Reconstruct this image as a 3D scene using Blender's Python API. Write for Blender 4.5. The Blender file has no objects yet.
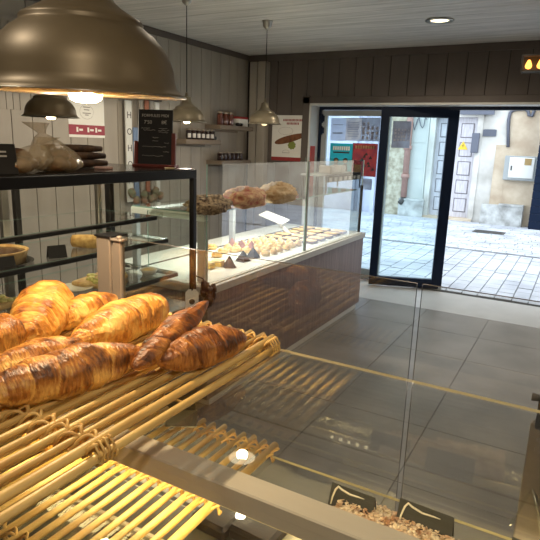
import bpy, math, random
from mathutils import Vector, Matrix, noise
PI = math.pi
rnd = random.Random(7)
scene = bpy.context.scene
COL = scene.collection

# ------------------------------------------------------------------ camera
CAM_H = 1.62
FOC = 545.1
RT = Vector((0.8693527707, 0.4930467747, 0.0336249614))
UP = Vector((-0.1405110721, 0.1813736582, 0.9733243214))
FW = Vector((-0.4737957352, 0.8508868750, -0.2269562232))
cam_d = bpy.data.cameras.new('camera'); cam = bpy.data.objects.new('camera', cam_d); COL.objects.link(cam)
M = Matrix.Identity(4)
for i in range(3):
    M[i][0] = RT[i]; M[i][1] = UP[i]; M[i][2] = -FW[i]
M[2][3] = CAM_H
cam.matrix_world = M
cam_d.sensor_width = 36; cam_d.lens = FOC / 540 * 36
cam_d.clip_start = 0.02; cam_d.clip_end = 200
scene.camera = cam
scene.view_settings.view_transform = 'Standard'
scene.view_settings.look = 'None'
scene.view_settings.gamma = 1
scene.view_settings.exposure = 0.75
scene.view_settings.use_curve_mapping = False

def at(px, py, axis, v):
    "point where the sight line of a photo pixel meets the plane axis = v"
    d = FW + RT * ((px - 270) / FOC) - UP * ((py - 270) / FOC)
    o = Vector((0, 0, CAM_H)); a = 'xyz'.index(axis)
    return o + d * ((v - o[a]) / d[a])

# ------------------------------------------------------------------ materials
def srgb(c):
    return tuple((x / 255 / 12.92) if x / 255 <= 0.04045 else ((x / 255 + 0.055) / 1.055) ** 2.4 for x in c) + (1,)

def mat(name, c, rough=0.5, metal=0.0, var=0.0, scale=8.0, bump=0.0, bscale=40.0, c2=None, stretch=None, emit=None, estr=0, spec=None, sss=0, coat=0, trans=0, alpha=1):
    m = bpy.data.materials.new(name); m.use_nodes = True
    nt = m.node_tree; b = nt.nodes['Principled BSDF']
    b.inputs['Base Color'].default_value = srgb(c)
    b.inputs['Roughness'].default_value = rough; b.inputs['Metallic'].default_value = metal
    if spec is not None: b.inputs['Specular IOR Level'].default_value = spec
    if coat: b.inputs['Coat Weight'].default_value = coat
    if trans: b.inputs['Transmission Weight'].default_value = trans
    if alpha < 1: b.inputs['Alpha'].default_value = alpha
    if emit:
        b.inputs['Emission Color'].default_value = srgb(emit); b.inputs['Emission Strength'].default_value = estr
    tc = None
    def coords(sc):
        t = nt.nodes.new('ShaderNodeTexCoord'); mp = nt.nodes.new('ShaderNodeMapping')
        nt.links.new(t.outputs['Object'], mp.inputs['Vector'])
        if stretch: mp.inputs['Scale'].default_value = stretch
        n = nt.nodes.new('ShaderNodeTexNoise'); n.inputs['Scale'].default_value = sc; n.inputs['Detail'].default_value = 6
        nt.links.new(mp.outputs[0], n.inputs['Vector'])
        return n
    if var or c2:
        n = coords(scale); r = nt.nodes.new('ShaderNodeValToRGB')
        a = srgb(c); z = srgb(c2) if c2 else tuple(x * (1 - var) for x in a[:3]) + (1,)
        r.color_ramp.elements[0].color = z; r.color_ramp.elements[1].color = a
        r.color_ramp.elements[0].position = 0.35; r.color_ramp.elements[1].position = 0.65
        nt.links.new(n.outputs['Fac'], r.inputs[0]); nt.links.new(r.outputs[0], b.inputs['Base Color'])
    if bump:
        n2 = coords(bscale); bp = nt.nodes.new('ShaderNodeBump'); bp.inputs['Strength'].default_value = bump
        bp.inputs['Distance'].default_value = 0.01
        nt.links.new(n2.outputs['Fac'], bp.inputs['Height']); nt.links.new(bp.outputs[0], b.inputs['Normal'])
    return m

def glass_mat(name, tint=(0.96, 0.985, 0.975), refl=1.7):
    "thin pane: fresnel mirror over clear transmission, reflecting once per pane"
    m = bpy.data.materials.new(name); m.use_nodes = True
    nt = m.node_tree; nt.nodes.clear()
    out = nt.nodes.new('ShaderNodeOutputMaterial'); mx = nt.nodes.new('ShaderNodeMixShader')
    tr = nt.nodes.new('ShaderNodeBsdfTransparent'); tr.inputs[0].default_value = tint + (1,)
    gl = nt.nodes.new('ShaderNodeBsdfGlossy'); gl.inputs['Roughness'].default_value = 0.0
    fr = nt.nodes.new('ShaderNodeFresnel'); fr.inputs['IOR'].default_value = 1.5
    ge = nt.nodes.new('ShaderNodeNewGeometry')
    inv = nt.nodes.new('ShaderNodeMath'); inv.operation = 'SUBTRACT'; inv.inputs[0].default_value = refl
    k = nt.nodes.new('ShaderNodeMath'); k.operation = 'MULTIPLY'; k.inputs[1].default_value = refl
    nt.links.new(ge.outputs['Backfacing'], k.inputs[0]); nt.links.new(k.outputs[0], inv.inputs[1])
    mu = nt.nodes.new('ShaderNodeMath'); mu.operation = 'MULTIPLY'; mu.use_clamp = True
    nt.links.new(fr.outputs[0], mu.inputs[0]); nt.links.new(inv.outputs[0], mu.inputs[1])
    nt.links.new(mu.outputs[0], mx.inputs[0]); nt.links.new(tr.outputs[0], mx.inputs[1]); nt.links.new(gl.outputs[0], mx.inputs[2])
    nt.links.new(mx.outputs[0], out.inputs[0])
    return m

def translucent(m, f=.55):
    "paper lit from behind lets daylight through"
    nt = m.node_tree; b = nt.nodes['Principled BSDF']; out = [n for n in nt.nodes if n.type == 'OUTPUT_MATERIAL'][0]
    t = nt.nodes.new('ShaderNodeBsdfTranslucent'); mx = nt.nodes.new('ShaderNodeMixShader'); mx.inputs[0].default_value = f
    bc = b.inputs['Base Color']
    if bc.is_linked: nt.links.new(bc.links[0].from_socket, t.inputs[0])
    else: t.inputs[0].default_value = bc.default_value
    nt.links.new(b.outputs[0], mx.inputs[1]); nt.links.new(t.outputs[0], mx.inputs[2]); nt.links.new(mx.outputs[0], out.inputs[0])
    return m

def emis(name, c, s):
    m = bpy.data.materials.new(name); m.use_nodes = True
    nt = m.node_tree; nt.nodes.clear()
    out = nt.nodes.new('ShaderNodeOutputMaterial'); e = nt.nodes.new('ShaderNodeEmission')
    e.inputs[0].default_value = srgb(c); e.inputs[1].default_value = s
    nt.links.new(e.outputs[0], out.inputs[0]); return m

def crust_mat(name, light, mid, dark):
    "flaky pastry crust: pale in the grooves between layers, browned on the ridges, with blisters"
    m = bpy.data.materials.new(name); m.use_nodes = True
    nt = m.node_tree; b = nt.nodes['Principled BSDF']
    at_ = nt.nodes.new('ShaderNodeAttribute'); at_.attribute_name = 'bake'
    t = nt.nodes.new('ShaderNodeTexCoord')
    n = nt.nodes.new('ShaderNodeTexNoise'); n.inputs['Scale'].default_value = 28; n.inputs['Detail'].default_value = 8; n.inputs['Roughness'].default_value = 0.65
    nt.links.new(t.outputs['Object'], n.inputs['Vector'])
    n3 = nt.nodes.new('ShaderNodeTexNoise'); n3.inputs['Scale'].default_value = 120; n3.inputs['Detail'].default_value = 5
    mp = nt.nodes.new('ShaderNodeMapping'); mp.inputs['Scale'].default_value = (2.2, 0.7, 0.7)
    nt.links.new(t.outputs['Object'], mp.inputs['Vector']); nt.links.new(mp.outputs[0], n3.inputs['Vector'])
    a1 = nt.nodes.new('ShaderNodeMath'); a1.operation = 'MULTIPLY_ADD'; a1.inputs[1].default_value = 0.9; 
    nt.links.new(n.outputs['Fac'], a1.inputs[0]); nt.links.new(at_.outputs['Fac'], a1.inputs[2])
    a2 = nt.nodes.new('ShaderNodeMath'); a2.operation = 'MULTIPLY_ADD'; a2.inputs[1].default_value = 0.5
    nt.links.new(n3.outputs['Fac'], a2.inputs[0]); nt.links.new(a1.outputs[0], a2.inputs[2])
    r = nt.nodes.new('ShaderNodeValToRGB'); e = r.color_ramp.elements
    e[0].position = 0.60; e[0].color = srgb(light); e[1].position = 1.53 / 1.6; e[1].color = srgb(dark)
    mm = e.new(0.78); mm.color = srgb(mid)
    sc = nt.nodes.new('ShaderNodeMath'); sc.operation = 'DIVIDE'; sc.inputs[1].default_value = 1.6
    nt.links.new(a2.outputs[0], sc.inputs[0]); nt.links.new(sc.outputs[0], r.inputs[0])
    nt.links.new(r.outputs[0], b.inputs['Base Color'])
    b.inputs['Roughness'].default_value = 0.33; b.inputs['Specular IOR Level'].default_value = 0.5
    bp = nt.nodes.new('ShaderNodeBump'); bp.inputs['Strength'].default_value = 0.8; bp.inputs['Distance'].default_value = 0.004
    nt.links.new(n3.outputs['Fac'], bp.inputs['Height']); nt.links.new(bp.outputs[0], b.inputs['Normal'])
    return m

X = {}
X['wall'] = mat('painted_boards', (158, 150, 138), 0.6, var=0.12, scale=3, stretch=(3, 3, .5))
X['wall_far'] = mat('painted_boards_backlit', (90, 81, 75), 0.6, var=0.1, scale=3, stretch=(3, 3, .5))  # far wall's backlit shade put into a darker board colour
X['groove'] = mat('board_gap', (38, 33, 29), 0.9)
X['ceil'] = mat('white_limed_boards', (214, 210, 205), 0.55, c2=(186, 183, 178), scale=5, stretch=(.35, 5, 1))
X['ceil_gap'] = mat('ceiling_gap', (62, 58, 54), 0.9)
X['tile'] = mat('grey_stone_tile', (138, 133, 128), 0.4, c2=(114, 110, 106), scale=2.2, bump=.05, bscale=30)
X['grout'] = mat('dark_grout', (44, 42, 40), 0.9)
X['sill'] = mat('pale_stone_sill', (186, 184, 182), 0.45, var=.1, scale=6)
X['white_paint'] = mat('white_paint', (205, 205, 200), 0.45)
X['grey_frame'] = mat('light_grey_lacquer', (150, 155, 155), 0.4)
X['navy'] = mat('dark_navy_lacquer', (6, 22, 44), 0.4, spec=.25)
X['black'] = mat('black_lacquer', (16, 14, 13), 0.35)
X['black_top'] = mat('black_polished_top', (46, 40, 34), 0.18, var=.3, scale=14)
X['steel'] = mat('brushed_steel', (170, 168, 160), 0.32, 1.0, stretch=(1, 40, 40), var=.12, scale=6)
X['post'] = mat('taupe_anodised', (158, 146, 134), 0.38, 0.3)
X['bar_top'] = mat('satin_aluminium', (216, 205, 188), 0.5, 0.1)
X['sheet_dark'] = mat('dark_grey_sheet', (92, 86, 72), .5, c2=(70, 64, 54), scale=9)
X['stone'] = mat('cream_laminate', (168, 160, 138), 0.4, var=.06, scale=30)
X['white_deck'] = mat('white_lacquer_deck', (222, 226, 218), 0.3)
X['fascia'] = mat('pale_grey_fascia', (170, 168, 162), 0.4)
X['panel'] = mat('mauve_oak_panel', (128, 111, 110), 0.5, c2=(102, 88, 88), scale=5, stretch=(14, 14, .8))
X['brass'] = mat('aged_pewter_brass', (122, 108, 82), 0.44, 0.35, c2=(104, 91, 68), scale=7)
X['pewter'] = mat('pewter_brass_lit', (150, 139, 116), 0.36, 0.4, c2=(132, 121, 100), scale=7)  # lighter copy of the lamp metal; stronger light on far lamps in its colour
X['shade_in'] = mat('enamel_inside', (225, 215, 195), 0.5)
X['cord'] = mat('dark_cord', (34, 30, 28), 0.7)
X['bulb'] = emis('warm_bulb', (255, 214, 150), 40)
X['bulb_small'] = emis('warm_bulb_small', (255, 225, 170), 14)
X['bulb_dim'] = emis('warm_bulb_dim', (255, 220, 165), 1.2)
X['amber'] = emis('amber_bulb', (255, 165, 70), 2.5)
X['spot'] = emis('spot_lens', (255, 236, 196), 2.6)
X['led'] = emis('cool_led', (245, 250, 240), 6)
X['led_warm'] = emis('warm_led', (255, 214, 120), .8)
X['led_dot'] = emis('led_dot', (255, 236, 190), 3)
X['glass'] = glass_mat('clear_glass', (.97, .985, .975), 1.8)
X['counter_glass'] = glass_mat('counter_glass', (.95, .945, .925), 2.8)
X['shelf_glass'] = glass_mat('shelf_glass', (0.945, 0.95, 0.93), 1.7)
X['clear_shelf'] = glass_mat('clear_shelf', (0.955, 0.955, 0.935), .6)
X['door_glass'] = glass_mat('door_glass', (0.88, 0.96, 0.98), 1.3)
X['edge'] = mat('glass_edge', (216, 204, 160), 0.2, spec=.6)
X['edge_dark'] = mat('glass_edge_dark', (92, 84, 72), 0.25)
X['edge_green'] = mat('glass_edge_green', (140, 170, 158), 0.25)
X['rattan'] = mat('pale_rattan', (214, 182, 112), 0.4, c2=(188, 150, 84), scale=10, stretch=(6, 1.2, 6))
X['weave'] = mat('woven_cane', (220, 182, 108), 0.5, c2=(184, 140, 74), scale=40)
X['crust'] = crust_mat('golden_crust', (240, 198, 112), (204, 138, 56), (128, 72, 28))
X['crust_brown'] = crust_mat('brown_crust', (226, 176, 92), (164, 102, 40), (70, 38, 16))
X['crust_dark'] = crust_mat('dark_crust', (188, 124, 56), (128, 72, 26), (50, 27, 12))
X['sign'] = mat('black_card', (30, 27, 24), 0.4)
X['chalk'] = mat('chalk_white', (188, 184, 176), 0.8)
X['mark'] = mat('pale_glint', (232, 224, 206), 0.5)
X['slate'] = mat('chalkboard_black', (20, 19, 20), 0.6)
X['redwood'] = mat('red_stained_wood', (112, 38, 26), 0.45, var=.25, scale=10, stretch=(1, 1, 5))
X['paper'] = mat('white_paper', (226, 224, 216), 0.7)
X['maroon'] = mat('maroon_ink', (150, 62, 74), 0.7)
X['dark_ink'] = mat('dark_ink', (60, 52, 50), 0.8)
X['red_ink'] = mat('red_ink', (150, 50, 48), 0.8)
X['shelf_wood'] = mat('grey_brown_shelf', (122, 108, 92), 0.55, var=.15, scale=6, stretch=(8, 1, 8))
X['jar_dark'] = mat('jam_jar_dark', (38, 20, 18), 0.12, coat=.6)
X['jar_red'] = mat('jam_jar_amber', (86, 46, 34), 0.12, coat=.6)
X['lid'] = mat('jar_lid', (150, 140, 126), 0.35, .6)
X['jar_label'] = mat('jar_label', (200, 196, 190), 0.7)
X['plastic'] = mat('clear_bag', (206, 186, 150), 0.16, alpha=.42, bump=.8, bscale=18)
X['bread'] = mat('bagged_bread', (132, 92, 52), 0.6, c2=(74, 48, 27), scale=14, bump=.4, bscale=40)
X['stick'] = mat('dry_brown_stick', (98, 70, 46), 0.7, c2=(58, 40, 27), scale=22, bump=.5, bscale=60)
X['cream'] = mat('cream_filling', (232, 214, 164), 0.45, c2=(206, 176, 110), scale=40)
X['sponge'] = mat('rolled_sponge', (214, 180, 112), 0.65, c2=(176, 134, 72), scale=40, bump=.3, bscale=90)
X['tart_crust'] = mat('tart_crust', (226, 196, 138), 0.6, c2=(190, 146, 86), scale=30)
X['choc'] = mat('dark_chocolate', (46, 31, 25), 0.6, var=.3, scale=30)
X['caramel'] = mat('caramel_glaze', (96, 66, 40), 0.25, c2=(70, 44, 26), scale=12)
X['cheese'] = mat('gratin_cheese', (236, 226, 150), 0.5, c2=(176, 172, 84), scale=40, bump=.4, bscale=70)
X['praline'] = mat('praline_brioche', (232, 200, 152), 0.65, c2=(190, 104, 92), scale=34, bump=.7, bscale=60)
X['pale_brioche'] = mat('pale_brioche', (228, 206, 166), 0.65, c2=(196, 156, 108), scale=30, bump=.7, bscale=60)
X['nutty'] = mat('nut_crusted_loaf', (204, 180, 142), 0.7, c2=(74, 54, 40), scale=48, bump=.8, bscale=70)
X['choux'] = mat('golden_choux', (226, 196, 130), 0.55, c2=(190, 146, 80), scale=30, bump=.3, bscale=60)
X['pinkish'] = mat('pink_brown_mousse', (150, 100, 88), 0.45, var=.2, scale=20)
X['yellow'] = mat('lemon_cake', (226, 190, 88), 0.5, var=.15, scale=30)
X['berry'] = mat('dark_berry', (52, 20, 27), 0.3, var=.4, scale=30)
X['almond'] = mat('flaked_almond', (238, 222, 196), 0.5, c2=(176, 128, 92), scale=60)
X['ceramic'] = mat('white_ceramic', (222, 220, 208), 0.25)
X['dark_plate'] = mat('dark_slate_tray', (40, 36, 34), 0.25)
X['facade'] = mat('weathered_limewash', (206, 204, 198), 0.9, c2=(164, 160, 152), scale=1.6, bump=.3, bscale=20)
X['facade_lav'] = mat('lavender_render', (186, 188, 204), 0.9, c2=(166, 168, 184), scale=1.3)
X['facade_grey'] = mat('grey_render', (200, 202, 196), 0.9, c2=(178, 182, 178), scale=1.3, bump=.15, bscale=12)
X['facade_tan'] = mat('peeled_tan_plaster', (196, 182, 160), 0.9, c2=(170, 152, 130), scale=2.6, bump=.3, bscale=20)
X['pebble'] = mat('pebble_dash', (196, 188, 168), 0.95, c2=(150, 140, 120), scale=9, bump=.8, bscale=16)
X['plinth_out'] = mat('flaking_plinth', (190, 192, 190), 0.9, c2=(140, 140, 136), scale=5, bump=.4, bscale=18)
X['old_door'] = mat('lavender_grey_door', (196, 194, 200), 0.7, c2=(176, 172, 176), scale=5, stretch=(6, 6, 1))
X['door_shadow'] = mat('door_panel_line', (112, 108, 112), 0.8)
X['rust_pipe'] = mat('faded_rust_pipe', (172, 132, 120), 0.6, var=.2, scale=8)
X['grey_pipe'] = mat('grey_cable', (92, 94, 104), 0.6)
X['cobble'] = mat('pale_cobbles', (192, 195, 200), 0.8, c2=(160, 163, 170), scale=1.6)
X['cobble_gap'] = mat('cobble_joint', (134, 134, 134), 0.9)
X['dark_line'] = mat('gutter_iron', (70, 68, 66), 0.8)
X['teal'] = mat('teal_print', (32, 138, 140), 0.6)
X['poster_red'] = mat('red_print', (158, 54, 48), 0.6, c2=(116, 44, 50), scale=12)
X['poster_grey'] = mat('grey_print', (150, 156, 172), 0.6, c2=(120, 118, 128), scale=9)
X['poster_blue'] = mat('pale_blue_print', (176, 184, 206), 0.6, var=.1, scale=9)
X['poster_yel'] = mat('faded_print', (184, 176, 176), 0.6, c2=(150, 150, 164), scale=11)
X['skin_ink'] = mat('flat_ochre_print', (196, 170, 120), 0.6)
X['mailbox'] = mat('dark_letterbox', (88, 92, 104), 0.5)
X['warn'] = mat('warning_yellow', (226, 190, 60), 0.6)
X['green_ink'] = mat('salad_green', (126, 138, 62), 0.7)
X['baguette_ink'] = mat('baguette_brown', (128, 82, 48), 0.7, c2=(96, 56, 32), scale=18)
X['red_reflection'] = mat('red_reflection', (176, 54, 44), 0.5)
X['blue_bag'] = mat('blue_paper', (108, 128, 158), 0.7)
X['grey_bag'] = mat('grey_paper', (142, 136, 128), 0.7)
X['rust_bag'] = mat('rust_paper', (146, 92, 70), 0.7)
X['pink_paper'] = mat('pink_paper', (196, 160, 150), 0.7)
X['acrylic'] = glass_mat('clear_acrylic', (0.9, 0.92, 0.9), 1.6)
X['nappa'] = mat('flower_print', (150, 112, 92), 0.7, c2=(110, 120, 96), scale=16)

for k_ in ('teal', 'poster_red', 'poster_grey', 'poster_blue', 'poster_yel', 'skin_ink'): translucent(X[k_])
# ------------------------------------------------------------------ mesh builder
class MB:
    def __init__(s): s.v = []; s.f = []; s.mi = []; s.sm = []
    def add(s, vs, fs, mi=0, smooth=False):
        o = len(s.v); s.v += [tuple(v) for v in vs]
        for k, f in enumerate(fs):
            s.f.append(tuple(i + o for i in f)); s.mi.append(mi[k] if isinstance(mi, list) else mi); s.sm.append(smooth)
        return s
    def box(s, a, b, mi=0, R=None, T=None, taper=None):
        (x0, y0, z0), (x1, y1, z1) = a, b
        vs = [Vector(p) for p in ((x0, y0, z0), (x1, y0, z0), (x1, y1, z0), (x0, y1, z0), (x0, y0, z1), (x1, y0, z1), (x1, y1, z1), (x0, y1, z1))]
        if R is not None: vs = [R @ v for v in vs]
        if T is not None: vs = [v + Vector(T) for v in vs]
        return s.add(vs, [(0, 3, 2, 1), (4, 5, 6, 7), (0, 1, 5, 4), (1, 2, 6, 5), (2, 3, 7, 6), (3, 0, 4, 7)], mi)
    def rbox(s, a, b, r=0.004, mi=0, R=None, T=None):
        "box with chamfered edges"
        c = [(a[i] + b[i]) / 2 for i in range(3)]; h = [abs(b[i] - a[i]) / 2 for i in range(3)]
        r = min(r, min(h) * .9)
        vs = []; idx = {}
        for sx in (-1, 1):
            for sy in (-1, 1):
                for sz in (-1, 1):
                    for ax in range(3):
                        p = [sx * h[0], sy * h[1], sz * h[2]]
                        for q in range(3):
                            if q != ax: p[q] -= (sx, sy, sz)[q] * r
                        idx[(sx, sy, sz, ax)] = len(vs); vs.append(Vector(p) + Vector(c))
        if R is not None: vs = [R @ v for v in vs]
        if T is not None: vs = [v + Vector(T) for v in vs]
        fs = []
        def q(keys): fs.append(tuple(idx[k] for k in keys))
        for ax in range(3):
            b1, b2 = (ax + 1) % 3, (ax + 2) % 3
            for sg in (-1, 1):
                ks = []
                for (p1, p2) in ((-1, -1), (1, -1), (1, 1), (-1, 1)):
                    t = [0, 0, 0]; t[ax] = sg; t[b1] = p1; t[b2] = p2; ks.append(tuple(t) + (ax,))
                q(ks if sg > 0 else ks[::-1])
        for ax in range(3):
            b1, b2 = (ax + 1) % 3, (ax + 2) % 3
            for p1 in (-1, 1):
                for p2 in (-1, 1):
                    t0 = [0, 0, 0]; t1 = [0, 0, 0]; t0[ax] = -1; t1[ax] = 1
                    for t in (t0, t1): t[b1] = p1; t[b2] = p2
                    ks = [tuple(t0) + (b1,), tuple(t1) + (b1,), tuple(t1) + (b2,), tuple(t0) + (b2,)]
                    q(ks if p1 * p2 < 0 else ks[::-1])
        for sx in (-1, 1):
            for sy in (-1, 1):
                for sz in (-1, 1):
                    ks = [(sx, sy, sz, 0), (sx, sy, sz, 1), (sx, sy, sz, 2)]
                    q(ks if sx * sy * sz > 0 else ks[::-1])
        return s.add(vs, fs, mi)
    def tube(s, pts, r, n=8, mi=0, closed=False, caps=True, flat=1.0):
        pts = [Vector(p) for p in pts]; N = len(pts); rs = r if isinstance(r, (list, tuple)) else [r] * N
        vs = []; prev = None
        for i, p in enumerate(pts):
            if closed: t = pts[(i + 1) % N] - pts[i - 1]
            else: t = pts[min(i + 1, N - 1)] - pts[max(i - 1, 0)]
            t.normalize()
            if prev is None:
                a = Vector((0, 0, 1)) if abs(t.z) < .9 else Vector((1, 0, 0))
                u = t.cross(a).normalized()
            else:
                u = (prev - t * prev.dot(t)).normalized()
            prev = u; w = t.cross(u)
            for k in range(n):
                an = 2 * PI * k / n
                vs.append(p + u * (math.cos(an) * rs[i]) + w * (math.sin(an) * rs[i] * flat))
        fs = []
        for i in range(N if closed else N - 1):
            j = (i + 1) % N
            for k in range(n):
                l = (k + 1) % n; fs.append((i * n + k, i * n + l, j * n + l, j * n + k))
        if caps and not closed:
            fs.append(tuple(range(n))[::-1]); fs.append(tuple((N - 1) * n + k for k in range(n)))
        return s.add(vs, fs, mi, True)
    def lathe(s, prof, n=32, mi=0, T=(0, 0, 0), R=None, closed=False, smooth=True):
        "profile of (radius, z)"
        vs = []; fs = []
        for (r, z) in prof:
            for k in range(n):
                a = 2 * PI * k / n; v = Vector((r * math.cos(a), r * math.sin(a), z))
                if R is not None: v = R @ v
                vs.append(v + Vector(T))
        P_ = len(prof)
        for i in range(P_ if closed else P_ - 1):
            j = (i + 1) % P_
            for k in range(n):
                l = (k + 1) % n; fs.append((i * n + k, i * n + l, j * n + l, j * n + k))
        if not closed:
            if prof[0][0] > 1e-5: fs.append(tuple(range(n))[::-1])
            if prof[-1][0] > 1e-5: fs.append(tuple((P_ - 1) * n + k for k in range(n)))
        return s.add(vs, fs, mi, smooth)
    def blob(s, c, r, seed=0, amp=.15, freq=3, n=20, m=14, mi=0, floor=None, R=None):
        vs = []; fs = []
        for i in range(m + 1):
            th = PI * i / m
            for k in range(n):
                ph = 2 * PI * k / n
                d = Vector((math.sin(th) * math.cos(ph), math.sin(th) * math.sin(ph), math.cos(th)))
                g = 1 + amp * noise.noise(d * freq + Vector((seed * 7.1, seed * 3.3, 0)))
                v = Vector((d.x * r[0] * g, d.y * r[1] * g, d.z * r[2] * g))
                if R is not None: v = R @ v
                v = v + Vector(c)
                if floor is not None and v.z < floor: v.z = floor
                vs.append(v)
        for i in range(m):
            for k in range(n):
                l = (k + 1) % n; fs.append((i * n + k, (i + 1) * n + k, (i + 1) * n + l, i * n + l))
        return s.add(vs, fs, mi, True)
    def prism(s, poly, d, mi=0, plane='xz', off=0.0):
        "polygon in a plane, extruded by d along the third axis from off"
        n = len(poly); vs = []
        for dd in (off, off + d):
            for (a, b) in poly:
                vs.append({'xz': (a, dd, b), 'yz': (dd, a, b), 'xy': (a, b, dd)}[plane])
        fs = [tuple(range(n)), tuple(range(2 * n - 1, n - 1, -1))] + [(i, n + i, n + (i + 1) % n, (i + 1) % n) for i in range(n)]
        return s.add(vs, fs, mi)
    def build(s, name, mats, parent=None, loc=None, fix=True):
        me = bpy.data.meshes.new(name); me.from_pydata(s.v, [], s.f)
        for m_ in (mats if isinstance(mats, (list, tuple)) else [mats]): me.materials.append(X[m_] if isinstance(m_, str) else m_)
        me.polygons.foreach_set('material_index', s.mi); me.polygons.foreach_set('use_smooth', s.sm)
        if fix:
            import bmesh
            bm = bmesh.new(); bm.from_mesh(me); bmesh.ops.recalc_face_normals(bm, faces=bm.faces); bm.to_mesh(me); bm.free()
        me.update()
        o = bpy.data.objects.new(name, me); COL.objects.link(o)
        if parent: o.parent = parent
        if loc is not None: o.location = loc
        return o

def tag(o, label, cat, group=None):
    o['label'] = label; o['category'] = cat
    if group: o['group'] = group
    return o
def thing(name, loc, label, cat, group=None, rz=0.0):
    o = bpy.data.objects.new(name, None); o.empty_display_size = .05; COL.objects.link(o)
    o.location = loc; o.rotation_euler = (0, 0, rz)
    return tag(o, label, cat, group)
def struct(o):
    o['kind'] = 'structure'; return o
def dup(root, loc, label, rz=0.0, group=None):
    r = root.copy(); COL.objects.link(r); r.location = loc; r.rotation_euler = (root.rotation_euler[0], root.rotation_euler[1], rz); r['label'] = label
    if group: r['group'] = group
    for ch in root.children:
        c = ch.copy(); COL.objects.link(c); c.parent = r
        for g in ch.children:
            d = g.copy(); COL.objects.link(d); d.parent = c
    return r
def word(name, body, size, m, parent, loc, rot, depth=.0006, align='CENTER'):
    "lettering as a thin mesh"
    cu = bpy.data.curves.new(name, 'FONT'); cu.body = body; cu.size = size; cu.align_x = align; cu.extrude = depth; cu.resolution_u = 3
    t = bpy.data.objects.new(name, cu); COL.objects.link(t)
    me = bpy.data.meshes.new_from_object(t.evaluated_get(bpy.context.evaluated_depsgraph_get()))
    bpy.data.objects.remove(t); me.materials.append(X[m])
    o = bpy.data.objects.new(name, me); COL.objects.link(o); o.parent = parent; o.location = loc; o.rotation_euler = rot
    return o
def pane(mb, a, b, axis):
    "glass pane box: faces across the thin axis get glass (0), rims get edge (1)"
    mi = {'x': [1, 1, 1, 0, 1, 0], 'y': [1, 1, 0, 1, 0, 1], 'z': [0, 0, 1, 1, 1, 1]}[axis]
    return mb.box(a, b, mi)

# ------------------------------------------------------------------ room shell
WX, WY, CZ, RX, BY = -3.8, 6.1, 2.66, 3.0, -2.2
f = MB(); f.box((WX - .1, BY - .1, -.06), (RX + .1, 6.5, -.006), 1)
for i in range(-6, 8):
    for j in range(-1, 13):
        x0 = -.6 + .6 * (i - 1); y1 = 5.53 - .62 * j
        if j < 0: continue
        f.box((max(x0 + .002, WX), y1 - .618, -.006), (min(x0 + .598, RX), y1 - .002, 0), 0)
f.box((WX, 5.532, -.006), (RX, 6.33, .001), 2)
struct(f.build('floor', ['tile', 'grout', 'sill']))
c = MB(); c.box((WX - .1, BY - .1, CZ + .012), (RX + .1, WY + .5, CZ + .08), 1)
y = BY; k = 0
while y < WY:
    w = (.185, .2, .33, .2, .19)[k % 5]; c.box((WX, y + .003, CZ), (RX, min(y + w, WY) - .003, CZ + .013), 0); y += w; k += 1
struct(c.build('ceiling', ['ceil', 'ceil_gap']))
w = MB(); w.box((WX - .1, BY - .1, -.06), (WX - .015, WY + .5, CZ + .05), 1)
y = BY; 
while y < WY:
    w.box((WX - .016, y + .004, 0), (WX, min(y + .183, WY) - .004, CZ), 0); y += .183
struct(w.build('wall_left', ['wall', 'groove']))
w = MB()
w.box((WX, WX and 2.0, 1.80), (WX + .004, 2.86, 2.42), 1)
y = 2.0
while y < 2.85:
    w.box((WX + .002, y + .003, 1.80), (WX + .016, y + .055, 2.42), 0); y += .058
w.box((WX, 2.0, 2.42), (WX + .03, 2.9, 2.45), 0)
w.box((WX, 2.0, 2.45), (WX + .012, 2.9, CZ), 0)
struct(w.build('trim_1', ['wall', 'groove']))
OX0, OX1, OZ = -2.93, .75, 2.09
w = MB()
w.box((WX - .1, WY + .016, 0), (OX0, WY + .4, CZ + .05), 1); w.box((OX1, WY + .016, 0), (RX + .1, WY + .4, CZ + .05), 1)
w.box((OX0, WY + .016, OZ), (OX1, WY + .4, CZ + .05), 1)
x = WX + .02
while x < RX:
    x1 = min(x + .2, RX)
    if x1 <= OX0 or x >= OX1: w.box((x + .004, WY, 0), (x1 - .004, WY + .017, CZ), 0)
    elif x < OX0: w.box((x + .004, WY, 0), (OX0, WY + .017, CZ), 0); w.box((OX0, WY, OZ), (x1 - .004, WY + .017, CZ), 0)
    elif x1 > OX1: w.box((x + .004, WY, OZ), (OX1, WY + .017, CZ), 0); w.box((OX1, WY, 0), (x1 - .004, WY + .017, CZ), 0)
    else: w.box((x + .004, WY, OZ), (x1 - .004, WY + .017, CZ), 0)
    x += .2
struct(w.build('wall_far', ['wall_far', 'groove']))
struct(MB().box((RX, BY - .1, -.06), (RX + .1, WY + .5, CZ + .05)).build('wall_right', 'wall'))
struct(MB().box((WX - .1, BY - .1, -.06), (RX + .1, BY, CZ + .05)).build('wall_back', 'wall'))
t = MB(); t.rbox((WX + .01, WY - .022, 2.585), (RX, WY, CZ), .005); t.rbox((WX, BY, 2.60), (WX + .022, WY, CZ), .005, 0)
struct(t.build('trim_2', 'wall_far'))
t = MB(); t.rbox((OX0 - .09, WY - .014, 0), (OX0, WY, OZ + .09), .003); t.rbox((OX0 - .09, WY - .014, OZ), (OX1, WY, OZ + .075), .003)
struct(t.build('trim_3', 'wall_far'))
t = MB(); t.rbox((OX0, WY - .016, 0), (OX0 + .02, 6.33, OZ), .003); t.rbox((OX0, WY - .016, OZ - .02), (OX1, 6.33, OZ + .004), .003)
struct(t.build('trim_4', 'white_paint'))
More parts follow.
